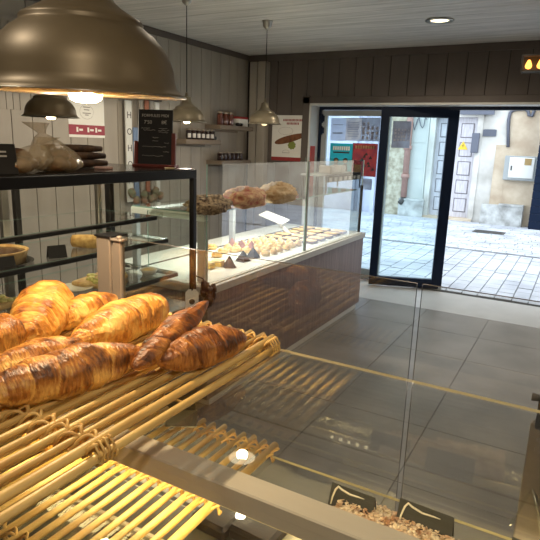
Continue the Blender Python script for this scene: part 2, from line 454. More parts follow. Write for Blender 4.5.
for k, (a, b) in enumerate(((-3.715, -3.615), (-3.6, -3.485))):
    struct(MB().rbox((a, 5.99, 0), (b, WY - .001, 2.575), .008).build('trim_%d' % (5 + k), 'wall'))

# ------------------------------------------------------------------ doorway
FR = MB(); FR.rbox((OX0 + .02, 6.33, 2.035), (OX1, 6.41, 2.09), .004); FR.rbox((OX0 + .02, 6.33, 0), (OX0 + .05, 6.41, 2.04), .003)
struct(FR.build('trim_7', 'navy'))
# fixed leaf with pale frame, posters on its glass
d1 = thing('door_1', (-2.47, 6.36, 0), 'fixed glazed door leaf with pale grey frame at the left of the entrance', 'door')
struct(d1)
g = MB()
LX0, LX1 = -2.87, -2.08
def lx(v): return v + 2.47
g.rbox((lx(LX0), -.025, .02), (lx(LX0 + .065), .025, 2.03), .003); g.rbox((lx(LX1 - .04), -.025, .02), (lx(LX1), .025, 2.03), .003)
g.rbox((lx(LX0 + .06), -.025, 1.965), (lx(LX1 - .03), .025, 2.03), .003); g.rbox((lx(LX0 + .06), -.025, .02), (lx(LX1 - .03), .025, .14), .003)
g.build('door_frame', 'grey_frame', d1)
pane(MB(), (lx(LX0 + .06), -.004, .13), (lx(LX1 - .035), .004, 1.97), 'y').build('door_glass', ['door_glass', 'edge_green'], d1)
for z in (1.93, 1.79):
    h = MB(); h.rbox((lx(LX0 - .02), -.05, z - .035), (lx(LX0 + .035), -.02, z + .035), .004); h.tube([(lx(LX0 + .01), -.05, z - .05), (lx(LX0 + .01), -.05, z + .05)], .014)
    h.build('hinge', 'navy', d1)
# pale rebate frame behind the swinging leaf
t = MB(); t.rbox((-2.08, 6.36, .0), (-2.02, 6.42, 2.04), .003); t.rbox((-2.02, 6.36, .0), (-1.25, 6.42, .05), .003)
struct(t.build('trim_8', 'grey_frame'))
# swinging leaf, ajar inwards
H0, H1 = Vector((-1.262, 6.40, 0)), Vector((-2.045, 6.105, 0))
d2 = thing('door_2', H0, 'dark navy framed glass door leaf standing ajar into the shop', 'door'); struct(d2)
d2.rotation_euler = (0, 0, math.atan2((H1 - H0).y, (H1 - H0).x))
W_ = (H1 - H0).length
g = MB(); g.rbox((0, -.03, .02), (.115, .03, 2.05), .004); g.rbox((W_ - .09, -.03, .02), (W_, .03, 2.05), .004)
g.rbox((.1, -.03, 1.95), (W_ - .08, .03, 2.05), .004); g.rbox((.1, -.03, .02), (W_ - .08, .03, .125), .004)
g.build('door_frame', 'navy', d2)
pane(MB(), (.105, -.004, .12), (W_ - .085, .004, 1.955), 'y').build('door_glass', ['door_glass', 'edge_green'], d2)

def paper(name, px0, py0, px1, py1, yp, m, label, group=None, cat='poster'):
    a = at(px0, py0, 'y', yp); b = at(px1, py1, 'y', yp); c_ = ((a.x + b.x) / 2, yp, (a.z + b.z) / 2)
    w_, h_ = abs(b.x - a.x) / 2, abs(a.z - b.z) / 2
    r = thing(name, c_, label, cat, group)
    MB().add([(-w_, 0, -h_), (w_, 0, -h_), (w_, 0, h_), (-w_, 0, h_)], [(0, 1, 2, 3)]).build('sheet', m, r, fix=False)
    return r, w_, h_
def pieces(name, m, parent, boxes):
    for a, b in boxes: MB().box(a, b).build(name, m, parent)
PY_ = 6.352
r, w_, h_ = paper('poster', 331.5, 118, 345, 141, PY_, 'poster_blue', 'pale blue notice with two thin lines, top left of the fixed door glass')
pieces('print_line', 'poster_grey', r, [((-w_ * .7, -.0016, h_ * zz - .004), (w_ * .6, -.0008, h_ * zz + .004)) for zz in (.42, -.28, -.36)])
r, w_, h_ = paper('poster', 346.5, 117.8, 360.5, 141, PY_, 'poster_yel', 'whitish text notice in the middle of the top row on the fixed door glass')
pieces('print_line', 'poster_grey', r, [((-w_ * .75, -.0016, h_ * zz - .004), (w_ * (.75 - rnd.random() * .3), -.0008, h_ * zz + .004)) for zz in (.6, .45, .3, .15, 0, -.2, -.4, -.6)])
r, w_, h_ = paper('poster', 362, 117.6, 379, 141.5, PY_, 'poster_grey', 'busy grey picture notice at the right of the top row on the fixed door glass')
bx_ = []
for k in range(14):
    a, b = (-.72 + .48 * (k % 4)) * w_, (-.7 + .4 * (k // 4)) * h_; bx_.append(((a - .016, -.0016, b - .018), (a + rnd.uniform(.008, .018), -.0008, b + rnd.uniform(.01, .03))))
pieces('print_patch', 'poster_yel', r, bx_)
r, w_, h_ = paper('poster', 330.5, 143, 351, 180, PY_, 'teal', 'teal event poster with pale title strokes and two figures on the fixed door glass')
pieces('title_stroke', 'paper', r, [((-w_ * .75 + k * w_ * .19, -.0016, h_ * .62), (-w_ * .75 + k * w_ * .19 + w_ * .14, -.0008, h_ * .84)) for k in range(8)])
s = MB()
for sx in (-.42, .4):
    s.lathe([(w_ * .22, 0), (w_ * .22, .0006)], 16, 0, (sx * w_, -.0009, h_ * .05), Matrix.Rotation(PI / 2, 3, 'X'), smooth=False)
    s.prism([(sx * w_ - w_ * .3, -h_ * .8), (sx * w_ + w_ * .3, -h_ * .8), (sx * w_ + w_ * .16, -h_ * .12), (sx * w_ - w_ * .16, -h_ * .12)], .0006, 0, 'xz', -.0016)
s.box((-w_ * .7, -.0016, h_ * .46), (w_ * .7, -.0008, h_ * .54))
s.build('figures', 'dark_ink', r)
s = MB()
for sx in (-.42, .4): MB().lathe([(w_ * .14, 0), (w_ * .14, .0008)], 14, 0, (sx * w_, -.0016, h_ * .02), Matrix.Rotation(PI / 2, 3, 'X'), smooth=False).build('face', 'skin_ink', r)
r, w_, h_ = paper('poster', 353, 143, 375.5, 177, PY_, 'poster_red', 'red and yellow picture poster beside the teal one on the fixed door glass')
pieces('title_stroke', 'skin_ink', r, [((-w_ * .78 + k * w_ * .2, -.0016, h_ * .68), (-w_ * .78 + k * w_ * .2 + w_ * .14, -.0008, h_ * .86)) for k in range(8)] + [((-w_ * .8, -.0016, -h_ * .85), (-w_ * .2, -.0008, -h_ * .3))])
s = MB()
for k in range(9):
    a, b = rnd.uniform(-.7, .6) * w_, rnd.uniform(-.8, .4) * h_; s.prism([(a, b), (a + w_ * .3, b + h_ * .05), (a + w_ * .15, b + h_ * .22)], .0006, 0, 'xz', -.0016)
s.build('figures', 'dark_ink', r)
r, w_, h_ = paper('notice', 363, 178.5, 371.5, 190, PY_, 'poster_grey', 'small grey notice stuck low under the red poster on the door glass', cat='notice')
dirn = (H1 - H0).normalized(); nrm = Vector((dirn.y, -dirn.x, 0))
r = thing('poster', H0 + dirn * (W_ - .235) + Vector((0, 0, 1.76)) + Vector((-dirn.y, dirn.x, 0)) * .0065, 'grey picture poster in the upper left corner of the navy door', 'poster')
r.rotation_euler = d2.rotation_euler
MB().add([(-.10, 0, -.145), (.10, 0, -.145), (.10, 0, .145), (-.10, 0, .145)], [(0, 1, 2, 3)]).build('sheet', 'poster_grey', r, fix=False)
bx_ = []
for k in range(20):
    a, b = -.085 + .034 * (k % 5) + rnd.uniform(0, .008), -.07 + .036 * (k // 5); bx_.append(((a, -.0014, b), (a + rnd.uniform(.012, .024), -.0006, b + rnd.uniform(.014, .028))))
pieces('print_patch', 'poster_yel', r, [((a[0], -b[1] + -.0002 * 0, a[2]), (b[0], -a[1], b[2])) for a, b in bx_])

# ------------------------------------------------------------------ street
s = MB(); s.box((-14, 6.42, -.1), (9, 14.2, -.02), 1)
xx = -9.0; j = 0
while xx < 4:                       # courses running away from the shop up to the gutter
    dx = rnd.uniform(.17, .2); yy = 6.43 - (j % 2) * .1
    while yy < 9.36:
        dy = rnd.uniform(.2, .26); y0, y1 = max(yy, 6.43), min(yy + dy, 9.36)
        if y1 - y0 > .03: s.box((xx + .006, y0 + .006, -.02), (xx + dx - .006, y1 - .006, rnd.uniform(-.003, .003)), 0)
        yy += dy
    xx += dx; j += 1
yy = 9.5; j = 0
while yy < 13.2:
    xx = -9.0 + (j % 2) * .11; dy = .17
    while xx < 5:
        dx = rnd.uniform(.22, .28)
        s.box((xx + .006, yy + .006, -.02), (xx + dx - .006, yy + dy - .006, rnd.uniform(-.003, .003)), 0)
        xx += dx
    yy += dy; j += 1
s.box((-9, 9.36, -.02), (6, 9.42, -.006), 2)
struct(s.build('ground', ['cobble', 'cobble_gap', 'dark_line']))
cv = at(489, 232, 'z', .006)
m_ = MB(); m_.rbox((-.3, -.2, -.02), (.3, .2, 0), .004)
for k in range(5): m_.box((-.25, -.16 + k * .075, 0), (.25, -.12 + k * .075, .004))
tag(m_.build('manhole_cover', 'dark_line', None, cv), 'dark rectangular iron cover set in the cobbled street', 'manhole cover')

FY = 13.3
def fx(px, py=180, yy=FY): return at(px, py, 'y', yy).x
def fz(px, py, yy=FY): return at(px, py, 'y', yy).z
bld = thing('house_facade', (-2.5, FY, 0), 'weathered pale townhouse front across the cobbled street', 'building')
OXb, OYb = -2.5, FY
def bb(mb, x0, x1, z0, z1, y0=0.0, y1=.5, mi=0): return mb.box((x0 - OXb, y0, z0), (x1 - OXb, y1, z1), mi)
dx0, dx1 = fx(431), fx(471.5)       # doorway
dzt = fz(455, 117)
wl = MB(); bb(wl, fx(386.5), fx(404), -.05, 6, .02)
wl.build('pebble_dash_strip', 'pebble', bld)
wl = MB(); bb(wl, -12, fx(386.5), -.05, 6, -.02)
for px in (352, 360, 372): bb(wl, fx(px), fx(px + 4), -.05, 6, -.08)
wl.build('lavender_wall', 'facade_lav', bld)
wl = MB(); bb(wl, fx(404), dx0 - .12, -.05, 6, 0)
for z in (1.15, 1.75, 2.35): bb(wl, fx(404), fx(428), z, z + .02, -.012, .1)
bb(wl, fx(423), fx(424.5), 0, 6, -.02, .1)
wl.build('grey_wall', 'facade_grey', bld)
wl = MB(); bb(wl, dx0 - .12, dx0, -.05, dzt + .25, -.06, .5); bb(wl, dx0 - .12, dx1 + .12, dzt, dzt + .25, -.06, .5); bb(wl, dx1, dx1 + .12, -.05, dzt + .25, -.03, .5)
wl.build('door_surround', 'facade', bld)
wl = MB(); bb(wl, dx0, dx1, dzt + .25, 6, .1); bb(wl, dx1 + .12, fx(503), -.05, 6, 0)
wl.build('limewashed_wall', 'facade', bld)
wl = MB(); bb(wl, fx(503), 8, -.05, 6, -.01); bb(wl, fx(492), fx(504), -.05, 1.75, -.015)
wl.build('peeled_plaster_wall', 'facade_tan', bld)
wl = MB()
bb(wl, fx(402), dx0 - .1, -.05, .38, -.14, .1); bb(wl, fx(402) , dx0 - .1, .38, .42, -.16, .1)
wl.build('plinth', 'plinth_out', bld)
wl = MB(); bb(wl, fx(486), fx(528), -.05, fz(505, 205), -.25, .1); bb(wl, fx(503), fx(528), fz(505, 205), fz(505, 203.5), -.27, .1)
wl.build('plinth', 'plinth_out', bld)
wl = MB(); bb(wl, dx0 - .1, dx1 + .1, .0, .06, -.1, .5); wl.build('doorstep', 'facade_tan', bld)
wl = MB(); bb(wl, fx(454), fx(487), dzt + .05, dzt + .3, -.14, -.06)
bb(wl, fx(454), fx(487), dzt + .26, dzt + .34, -.2, -.06)
wl.build('lintel_box', 'mailbox', bld)
# old panelled double door
od = thing('door_3', ((dx0 + dx1) / 2, FY + .14, .06), 'old lavender-grey panelled double door in the house across the street', 'door'); struct(od)
hw = (dx1 - dx0) / 2; dh = dzt - .06
for sg in (-1, 1):
    lf = MB(); a, b = (-hw, -.006) if sg < 0 else (.006, hw)
    lf.box((a, -.02, 0), (b, .03, dh), 0)
    ph = (dh - .15) / 5
    for k in range(5):
        z0 = .12 + k * ph
        lf.box((a + .08, -.024, z0), (b - .08, -.018, z0 + ph - .1), 1); lf.rbox((a + .1, -.034, z0 + .02), (b - .1, -.02, z0 + ph - .12), .008, 0)
    lf.build('door_leaf', ['old_door', 'door_shadow'], od)
h = MB(); h.rbox((-.09, -.05, .95), (-.05, -.02, 1.15), .006); h.tube([(-.07, -.05, 1.07), (-.07, -.09, 1.07), (-.17, -.09, 1.06)], .012); h.build('door_handle', 'dark_line', od)
ws = at(463, 146, 'y', FY + .1)
r = thing('warning_sign', ws, 'small yellow warning triangle fixed to the right leaf of the old door', 'sign')
MB().prism([(-.11, -.08), (.11, -.08), (0, .11)], .006, 0, 'xz', -.005).build('plate', 'warn', r)
MB().prism([(-.012, -.03), (.02, .01), (.002, .01), (.016, .06), (-.02, .005), (-.002, .005)], .002, 0, 'xz', -.0075).build('bolt_symbol', 'dark_ink', r)
a, b = at(473, 133, 'y', FY - .05), at(478, 153, 'y', FY - .05)
r = MB(); r.rbox((a.x, FY - .14, b.z), (b.x, FY - .03, a.z), .01); r.box((a.x + .02, FY - .146, a.z - .12), (b.x - .02, FY - .139, a.z - .09))
tag(r.build('letterbox', 'mailbox'), 'dark grey letterbox on the right door jamb across the street', 'letterbox')
a, b = at(483.5, 129.5, 'y', FY), at(496, 136.5, 'y', FY)
r = MB(); r.rbox((a.x, FY - .03, b.z), (b.x, FY, a.z), .005)
for k in range(4): r.box((a.x + .03, FY - .04, b.z + .03 + k * .035), (b.x - .03, FY - .028, b.z + .045 + k * .035))
tag(r.build('wall_vent', 'mailbox'), 'grey slatted air vent in the limewashed wall right of the door', 'vent')
a, b = at(505.5, 155.5, 'y', FY - .12), at(534.5, 181.5, 'y', FY - .12)
r = thing('meter_box', ((a.x + b.x) / 2, FY - .14, (a.z + b.z) / 2), 'white electricity meter box with a brown sticker on the peeled wall', 'meter box')
w_, h_ = (b.x - a.x) / 2, (a.z - b.z) / 2
MB().rbox((-w_, 0, -h_), (w_, .13, h_), .01).build('casing', 'grey_frame', r)
g = MB(); g.rbox((-w_ + .1, -.03, -h_ + .05), (w_ - .04, .002, h_ - .03), .012); g = g.build('door', 'white_paint', r)
MB().rbox((w_ * .25, -.036, h_ * .28), (w_ * .68, -.028, h_ * .82), .003).build('sticker', 'skin_ink', g)
h = MB(); h.rbox((-w_ + .14, -.04, -.05), (-w_ + .17, -.028, .05), .003); h.build('lock', 'dark_line', g)
p = [at(508, 147, 'y', FY - .04), at(508.5, 120, 'y', FY - .04), at(510.5, 112, 'y', FY - .04), at(515, 109.5, 'y', FY - .04), at(525, 109, 'y', FY - .04), at(528, 111, 'y', FY - .04), at(529, 115, 'y', FY - .04), at(532, 116, 'y', FY - .04), at(534, 111, 'y', FY - .04), at(534.5, 100, 'y', FY - .04)]
tag(MB().tube(p, .035, 8).build('cable_duct', 'grey_pipe'), 'grey cable bending in a hook over the peeled wall above the meter box', 'cable')
r = thing('drainpipe', (fx(403, 215), FY - .1, 0), 'faded rust-pink drainpipe on the pebble-dash seen through the navy door', 'drainpipe')
t0, t1 = at(401, 203, 'y', FY - .1), at(404, 105, 'y', FY - .1)
MB().tube([(0, 0, .45), (0, 0, 4.5)], .075, 12).build('pipe', 'rust_pipe', r)
for z in (.95, 1.62): MB().tube([(0, 0, z - .05), (0, 0, z + .05)], .1, 12).build('collar', 'rust_pipe', r)
MB().tube([(0, 0, .47), (-.02, -.03, .36), (-.06, -.08, .3)], .06, 10).build('spout', 'dark_line', r)
p = [at(430, 104, 'y', FY - .05) for _ in (0,)]
wv = [at(413 + 14 * k / 9, 122 + 6 * math.sin(k * 1.3) + (k % 2) * 2, 'y', FY - .04) for k in range(10)]
tag(MB().tube(wv, .012, 5).build('loose_cable', 'grey_pipe'), 'thin loose cable looping on the grey wall above the drainpipe', 'cable')
p0 = at(527, 231, 'z', 0)
r = MB(); 
for k in range(26): r.rbox((p0.x - .02, FY - .42, .02 + k * .16), (p0.x + .26, FY - .16, .17 + k * .16), .006)
r.box((p0.x - .01, FY - .41, 0), (p0.x + .25, FY - .15, 4.2))
tag(r.build('tiled_pillar', 'navy'), 'dark blue-black tiled pillar at the right edge of the street front', 'pillar')

# ------------------------------------------------------------------ far white display counter
CX0, CX1, CY0, CY1 = -2.72, -1.8, 2.52, 5.17
dc = thing('display_counter', (-2.25, 3.85, 0), 'long white-decked glass pastry counter with mauve wood front by the door', 'display counter')
def L(mb): return mb
def cbox(mb, x0, x1, y0, y1, z0, z1, mi=0, r=.003): return mb.rbox((x0 + 2.25, y0 - 3.85, z0), (x1 + 2.25, y1 - 3.85, z1), r, mi)
def cpane(name, x0, x1, y0, y1, z0, z1, ax, m='glass', e='edge_green'):
    return pane(MB(), (x0 + 2.25, y0 - 3.85, z0), (x1 + 2.25, y1 - 3.85, z1), ax).build(name, [m, e], dc)
cbox(MB(), CX0, CX1 - .015, CY0, CY1 - .012, .06, .735).build('body', 'panel', dc)
cbox(MB(), CX0 + .05, CX1 - .035, CY0 + .05, CY1 - .05, 0, .06).build('plinth', 'white_paint', dc)
cbox(MB(), CX0, CX1, CY0 - .02, CY1, .735, .782).build('fascia', 'fascia', dc)
m_ = MB(); cbox(m_, CX0, CX1 - .03, CY0 - .01, CY1 - .03, .782, .79); cbox(m_, CX0 + .25, CX0 + .27, CY0, CY1 - .05, .79, .795, 1)
m_.build('deck', ['white_deck', 'dark_line'], dc)
GXf = -1.85
cpane('front_glass', GXf - .004, GXf + .004, CY0 + .03, 3.86, .79, 1.49, 'x', 'counter_glass'); cpane('front_glass', GXf - .004, GXf + .004, 3.885, CY1 - .06, .79, 1.49, 'x', 'counter_glass')
cpane('end_glass', CX0 + .25, GXf - .004, CY1 - .068, CY1 - .06, .79, 1.49, 'y')
cpane('end_glass', -2.3, GXf - .004, CY0 + .03, CY0 + .038, .79, 1.19, 'y')
m_ = MB(); cbox(m_, GXf - .012, GXf + .012, 3.862, 3.884, .79, 1.49); gp_ = m_.build('glass_post', 'grey_frame', dc)
m_ = MB(); cbox(m_, GXf - .02, GXf - .004, 3.84, 3.9, 1.2, 1.225); m_.build('shelf_clamp', 'black', gp_)
m_ = MB(); cbox(m_, GXf - .012, GXf + .012, CY1 - .078, CY1 - .058, .79, 1.25); m_.build('glass_post', 'black', dc)
m_ = MB(); cbox(m_, -1.93, -1.875, CY0 + .045, CY0 + .085, .79, 1.16); m_.build('shelf_post', 'fascia', dc)
m_ = MB(); cbox(m_, -2.45, -1.875, CY0 + .045, CY0 + .085, 1.16, 1.2); cbox(m_, -2.45, -2.41, CY0 + .085, CY1 - .1, 1.16, 1.2); m_.build('shelf_rail', 'white_deck', dc)
cpane('upper_shelf', -2.45, -1.89, CY0 + .06, CY1 - .09, 1.2, 1.208, 'z', 'shelf_glass')
m_ = MB(); cbox(m_, -2.35, -2.32, CY0 + .12, CY1 - .12, 1.188, 1.2); m_.build('led_strip', 'led', dc)
m_ = MB()
for y in (CY0 + .06, 3.7, CY1 - .12): cbox(MB(), -2.46, -2.42, y, y + .04, .79, 1.2).build('rear_post', 'grey_frame', dc)

def place(px, py, z): v = at(px, py, 'z', z); return v
DZ = .791; SZ = 1.2085
# loaves on the upper shelf
def loaf(name, px, py, r, seed, m, label, n=9, sp=.5):
    c_ = place(px, py, SZ)
    mb = MB(); rr = random.Random(seed)
    mb.blob((0, 0, r[2] * .75), (r[0], r[1], r[2]), seed, .3, 3.2, 28, 20, 0, 0)
    for k in range(n):
        a = rr.uniform(0, 2 * PI); q = rr.uniform(.2, .85)
        mb.blob((math.cos(a) * r[0] * q * .8, math.sin(a) * r[1] * q * .8, r[2] * (1.5 - .8 * q)), (r[2] * sp,) * 3, seed + k + 1, .4, 3, 12, 8, 0, 0)
    return tag(mb.build(name, m, None, (c_.x, c_.y, SZ)), label, 'cake', None)
loaf('nut_loaf', 209, 213, (.11, .18, .06), 3, 'nutty', 'dark nut-crusted cake nearest on the upper glass shelf of the white counter')
loaf('praline_brioche', 244, 207, (.12, .19, .075), 5, 'praline', 'pink-flecked praline brioche on the upper shelf behind the nut-crusted cake')
loaf('praline_brioche', 277, 202, (.12, .19, .08), 9, 'pale_brioche', 'paler crumbly brioche farthest back in the row on the upper glass shelf')
v = place(205, 214.5, SZ)
# T-shaped white stand
v = at(290, 235, 'z', DZ)
r = thing('card_stand', (v.x, v.y, DZ), 'white slanted card stand among the trays of pastries in the white counter', 'card stand')
foot = MB(); foot.rbox((-.06, -.05, 0), (.06, .05, .012), .004); foot.build('foot', 'white_paint', r)
st = MB(); tp = at(275, 219, 'y', v.y - .02) - Vector((v.x, v.y, DZ)); st.tube([(0, 0, .006), tp], .034, 10, flat=.4); st.build('stem', 'white_paint', r)
q = MB(); q.rbox((-.13, -.07, -.006), (.13, .07, .006), .003, 0, Matrix.Rotation(.25, 3, 'Y') @ Matrix.Rotation(.2, 3, 'X'), tp + Vector((-.01, 0, .012))); q.build('card_plate', 'paper', r)
# small cakes
protos = {}
def small(kind, name, px, py, label, group, cat='pastry', rz=0.0):
    v = place(px, py, DZ); loc = (v.x, v.y, DZ)
    if kind in protos: return dup(protos[kind], loc, label, rz, group)
    r = thing(name, loc, label, cat, group)
    if kind == 'pyramid' or kind == 'choc':
        s_ = .042 if kind == 'pyramid' else .04
        MB().lathe([(s_ * 1.35, 0), (s_ * 1.3, .008), (.004, s_ * 1.9)], 4, 0, smooth=False).build('cone', 'pinkish' if kind == 'pyramid' else 'choc', r)
        MB().lathe([(s_ * 1.1, -.0), (s_ * 1.42, 0), (s_ * 1.42, .004), (s_ * 1.1, .004)], 4, 0, closed=True, smooth=False).build('base', 'dark_plate', r)
    elif kind == 'tart':
        MB().lathe([(.034, 0), (.045, .022), (.041, .022), (.034, .008)], 20).build('shell', 'tart_crust', r)
        mb = MB()
        for k in range(5): mb.blob((.02 * math.cos(k * 1.26), .02 * math.sin(k * 1.26), .024), (.016, .016, .014), k, .2, 3, 8, 6)
        mb.build('filling', 'choux', r)
    elif kind == 'lemon':
        MB().rbox((-.04, -.03, 0), (.04, .03, .03), .004).build('sponge', 'yellow', r); MB().rbox((-.04, -.03, .03), (.04, .03, .042), .004).build('icing', 'cream', r)
    elif kind == 'choux':
        MB().blob((0, 0, .018), (.036, .03, .024), 4, .35, 4, 14, 10, 0, 0).build('bun', 'choux', r); MB().blob((0, 0, .042), (.018, .016, .012), 6, .4, 5, 10, 7).build('topping', 'cream', r)
    elif kind == 'square':
        MB().rbox((-.07, -.05, 0), (.07, .05, .018), .004).build('slice', 'caramel', r); MB().rbox((-.065, -.045, .018), (.065, .045, .026), .003).build('topping', 'choux', r)
    protos[kind] = r; return r
small('tart', 'fruit_tart', 204, 250, 'small golden tart nearest the white rail in the counter, far left of its row', 'small golden tarts')
for px, py, d in ((212, 249, 'second small golden tart from the left in the white counter'), (223, 253, 'small golden tart in front of the pink-brown pyramids'), (234, 252, 'rightmost small golden tart below the pink-brown pyramids'), (217, 257, 'small golden tart between lemon slice and chocolate pyramid')): small('tart', 'fruit_tart', px, py, d, 'small golden tarts')
small('pyramid', 'mousse_pyramid', 232, 247.5, 'pink-brown pyramid cake, left one of the pair in the white counter', 'pink-brown pyramid cakes', rz=.7)
small('pyramid', 'mousse_pyramid', 241.5, 250, 'pink-brown pyramid cake, middle one of three beside the yellow choux', 'pink-brown pyramid cakes', rz=.7)
small('pyramid', 'mousse_pyramid', 251.5, 251, 'pink-brown pyramid cake on the right touching the choux rows', 'pink-brown pyramid cakes', rz=.7)
small('choc', 'chocolate_pyramid', 229.5, 267, 'dark chocolate pyramid cake nearest the front edge of the white deck', 'chocolate pyramid cakes', rz=.7)
small('choc', 'chocolate_pyramid', 243, 261, 'dark chocolate pyramid cake standing second along the front of the deck', 'chocolate pyramid cakes', rz=.7)
small('choc', 'chocolate_pyramid', 253, 257.5, 'dark chocolate pyramid cake third along the front of the deck', 'chocolate pyramid cakes', rz=.7)
small('lemon', 'lemon_slice', 208, 268, 'yellow lemon cake slice at the near left corner of the white deck', 'yellow slices', rz=.2)
small('lemon', 'lemon_slice', 218, 266, 'yellow lemon cake slice right beside the white shelf post', 'yellow slices', rz=.2)
ORD = ('first', 'second', 'third', 'fourth', 'fifth', 'sixth')
for j in range(6):
    for i in range(5):
        v0 = (-1.99 - .085 * i + .01 * (j % 2), 3.5 + .105 * j)
        loc = (v0[0], v0[1], DZ); lab = 'golden choux pastry, %s from the viewer in the %s row from the front glass' % (ORD[j], ORD[i])
        if 'choux' not in protos:
            pv = small('choux', 'choux_pastry', 250, 250, lab, 'golden choux in rows'); pv.location = loc
        else: dup(protos['choux'], loc, lab, rnd.uniform(0, 3), 'golden choux in rows')
for j in range(5):
    for i in range(3):
        loc = (-1.98 - .17 * i, 4.22 + .17 * j, DZ); lab = 'caramel-topped slice near the door, %s from the viewer in the %s row from the glass' % (ORD[j], ORD[i])
        if 'square' not in protos:
            pv = small('square', 'caramel_slice', 300, 240, lab, 'caramel slices at the door end'); pv.location = loc
        else: dup(protos['square'], loc, lab, 0, 'caramel slices at the door end')
# dark rack with price cards on the upper shelf near the door
r = thing('wire_rack', (-1.93, 4.85, SZ), 'dark rack with a row of pale cards at the door end of the upper shelf', 'rack')
MB().rbox((-.02, -.42, .09), (.0, .44, .155), .003).build('front_rail', 'dark_line', r)
m_ = MB()
for y in (-.41, .43):
    for x in (-.25, -.01): m_.tube([(x, y, 0), (x, y, .15)], .008, 6)
m_.build('uprights', 'dark_line', r); MB().rbox((-.26, -.42, .14), (.0, .44, .155), .003).build('top', 'grey_frame', r)
for k in range(7):
    MB().rbox((.0005, -.37 + k * .115, .095), (.004, -.31 + k * .115, .13), .001).build('card', 'fascia', r)
bx = MB().rbox((-.06, -.05, 0), (.06, .05, .07), .006).build('pastry_box', 'fascia', None, (-2.06, 4.72, SZ + .1555))
tag(bx, 'white pastry box on the dark rack, nearer one', 'box', 'white boxes on the rack')
b2 = bx.copy(); COL.objects.link(b2); b2.location = (-2.06, 4.98, SZ + .1555); b2['label'] = 'white pastry box on the dark rack, one closer to the door'
v = Vector((-2.935 + .03, 6.2, 0))
tag(MB().rbox((OX0 + .021, 6.12, 1.05), (OX0 + .03, 6.24, 1.6), .002).build('red_strip', 'red_reflection'), 'upright red strip on the left jamb standing in for a reflection', 'strip')  # red strip added in place of a reflection in the counter glass

# ------------------------------------------------------------------ black cabinet
BX0, BX1, BY0, BY1, BZ = -2.45, -1.8, .95, 2.39, 1.472
bc = thing('black_display_cabinet', (-2.12, 1.67, 0), 'black-framed glass display cabinet along the left with bread on top', 'display cabinet')
def bbx(mb, x0, x1, y0, y1, z0, z1, mi=0, r=.003): return mb.rbox((x0 + 2.12, y0 - 1.67, z0), (x1 + 2.12, y1 - 1.67, z1), r, mi)
def bpn(name, x0, x1, y0, y1, z0, z1, ax, m='glass', e='black'): return pane(MB(), (x0 + 2.12, y0 - 1.67, z0), (x1 + 2.12, y1 - 1.67, z1), ax).build(name, [m, e], bc)
bbx(MB(), BX0, BX1, BY0, BY1, 1.422, BZ - .004).build('top_frame', 'black', bc)
bbx(MB(), BX0 + .01, BX1 - .015, BY0 + .01, BY1 - .015, BZ - .004, BZ, 0, .001).build('top_panel', 'black_top', bc)
m_ = MB(); bbx(m_, BX1 - .03, BX1, BY1 - .03, BY1, .7, 1.423); m_.build('front_post', 'black', bc)
m_ = MB(); bbx(m_, BX0, BX0 + .04, BY1 - .04, BY1, .7, 1.423); m_.build('rear_post', 'black', bc)
m_ = MB(); bbx(m_, BX0, BX0 + .03, 1.735, 1.765, .7, 1.423); m_.build('rear_post', 'black', bc)
m_ = MB(); bbx(m_, BX0, BX0 + .03, 1.66, 1.70, .7, 1.423); m_.build('door_rail', 'steel', bc)
m_ = MB(); bbx(m_, BX0, BX0 + .03, 2.27, 2.30, .7, 1.423); m_.build('door_rail', 'steel', bc)
bbx(MB(), BX0, BX1, BY0, BY1, 0, .72).build('base', 'black', bc)
SH = ((-2.0, 1.212, 2.285), (-1.96, 1.085, 2.33), (-1.9, .9, 2.34))
for (sx, sz, sy) in SH:
    sh_ = bpn('shelf', BX0 + .04, sx, BY0 + .02, sy, sz - .008, sz, 'z', 'shelf_glass', 'edge_green')
    m_ = MB(); bbx(m_, sx, sx + .012, BY0 + .02, sy, sz - .024, sz - .002); m_.build('shelf_lip', 'black', sh_)
    m_ = MB(); bbx(m_, BX0 + .03, sx, sy - .02, sy, sz - .022, sz - .009); m_.build('shelf_bracket', 'dark_line', sh_)
m_ = MB(); m_.lathe([(.018, 0), (.018, .03)], 12, 0, (-2.0 + 2.12 + .03, 2.285 - 1.67, 1.2)); m_.build('clip', 'acrylic', bc)
bpn('front_glass', BX1 - .02, BX1 - .014, BY0 + .02, BY1 - .03, .72, 1.42, 'x')
bpn('end_glass', BX0 + .04, BX1 - .03, BY1 - .02, BY1 - .014, .72, 1.42, 'y')

def tent(px, py, z, w_, h_, rz, label, group=None, x=None, m='sign'):
    v = at(px, py, 'z', z) if x is None else Vector(x)
    r = thing('price_sign', (v.x, v.y, z), label, 'price sign', group, rz)
    for sg, nm in ((-1, 'front_panel'), (1, 'back_panel')):
        mb = MB(); d = h_ * .38
        mb.add([(-w_, sg * d, 0), (w_, sg * d, 0), (w_, 0, h_), (-w_, 0, h_), (-w_, sg * (d - .003), 0), (w_, sg * (d - .003), 0), (w_, -sg * .003 * 0, h_ - .004), (-w_, 0, h_ - .004)],
               [(0, 1, 2, 3), (7, 6, 5, 4), (0, 4, 5, 1), (1, 5, 6, 2), (3, 7, 4, 0)])
        mb.build(nm, m, r)
    return r
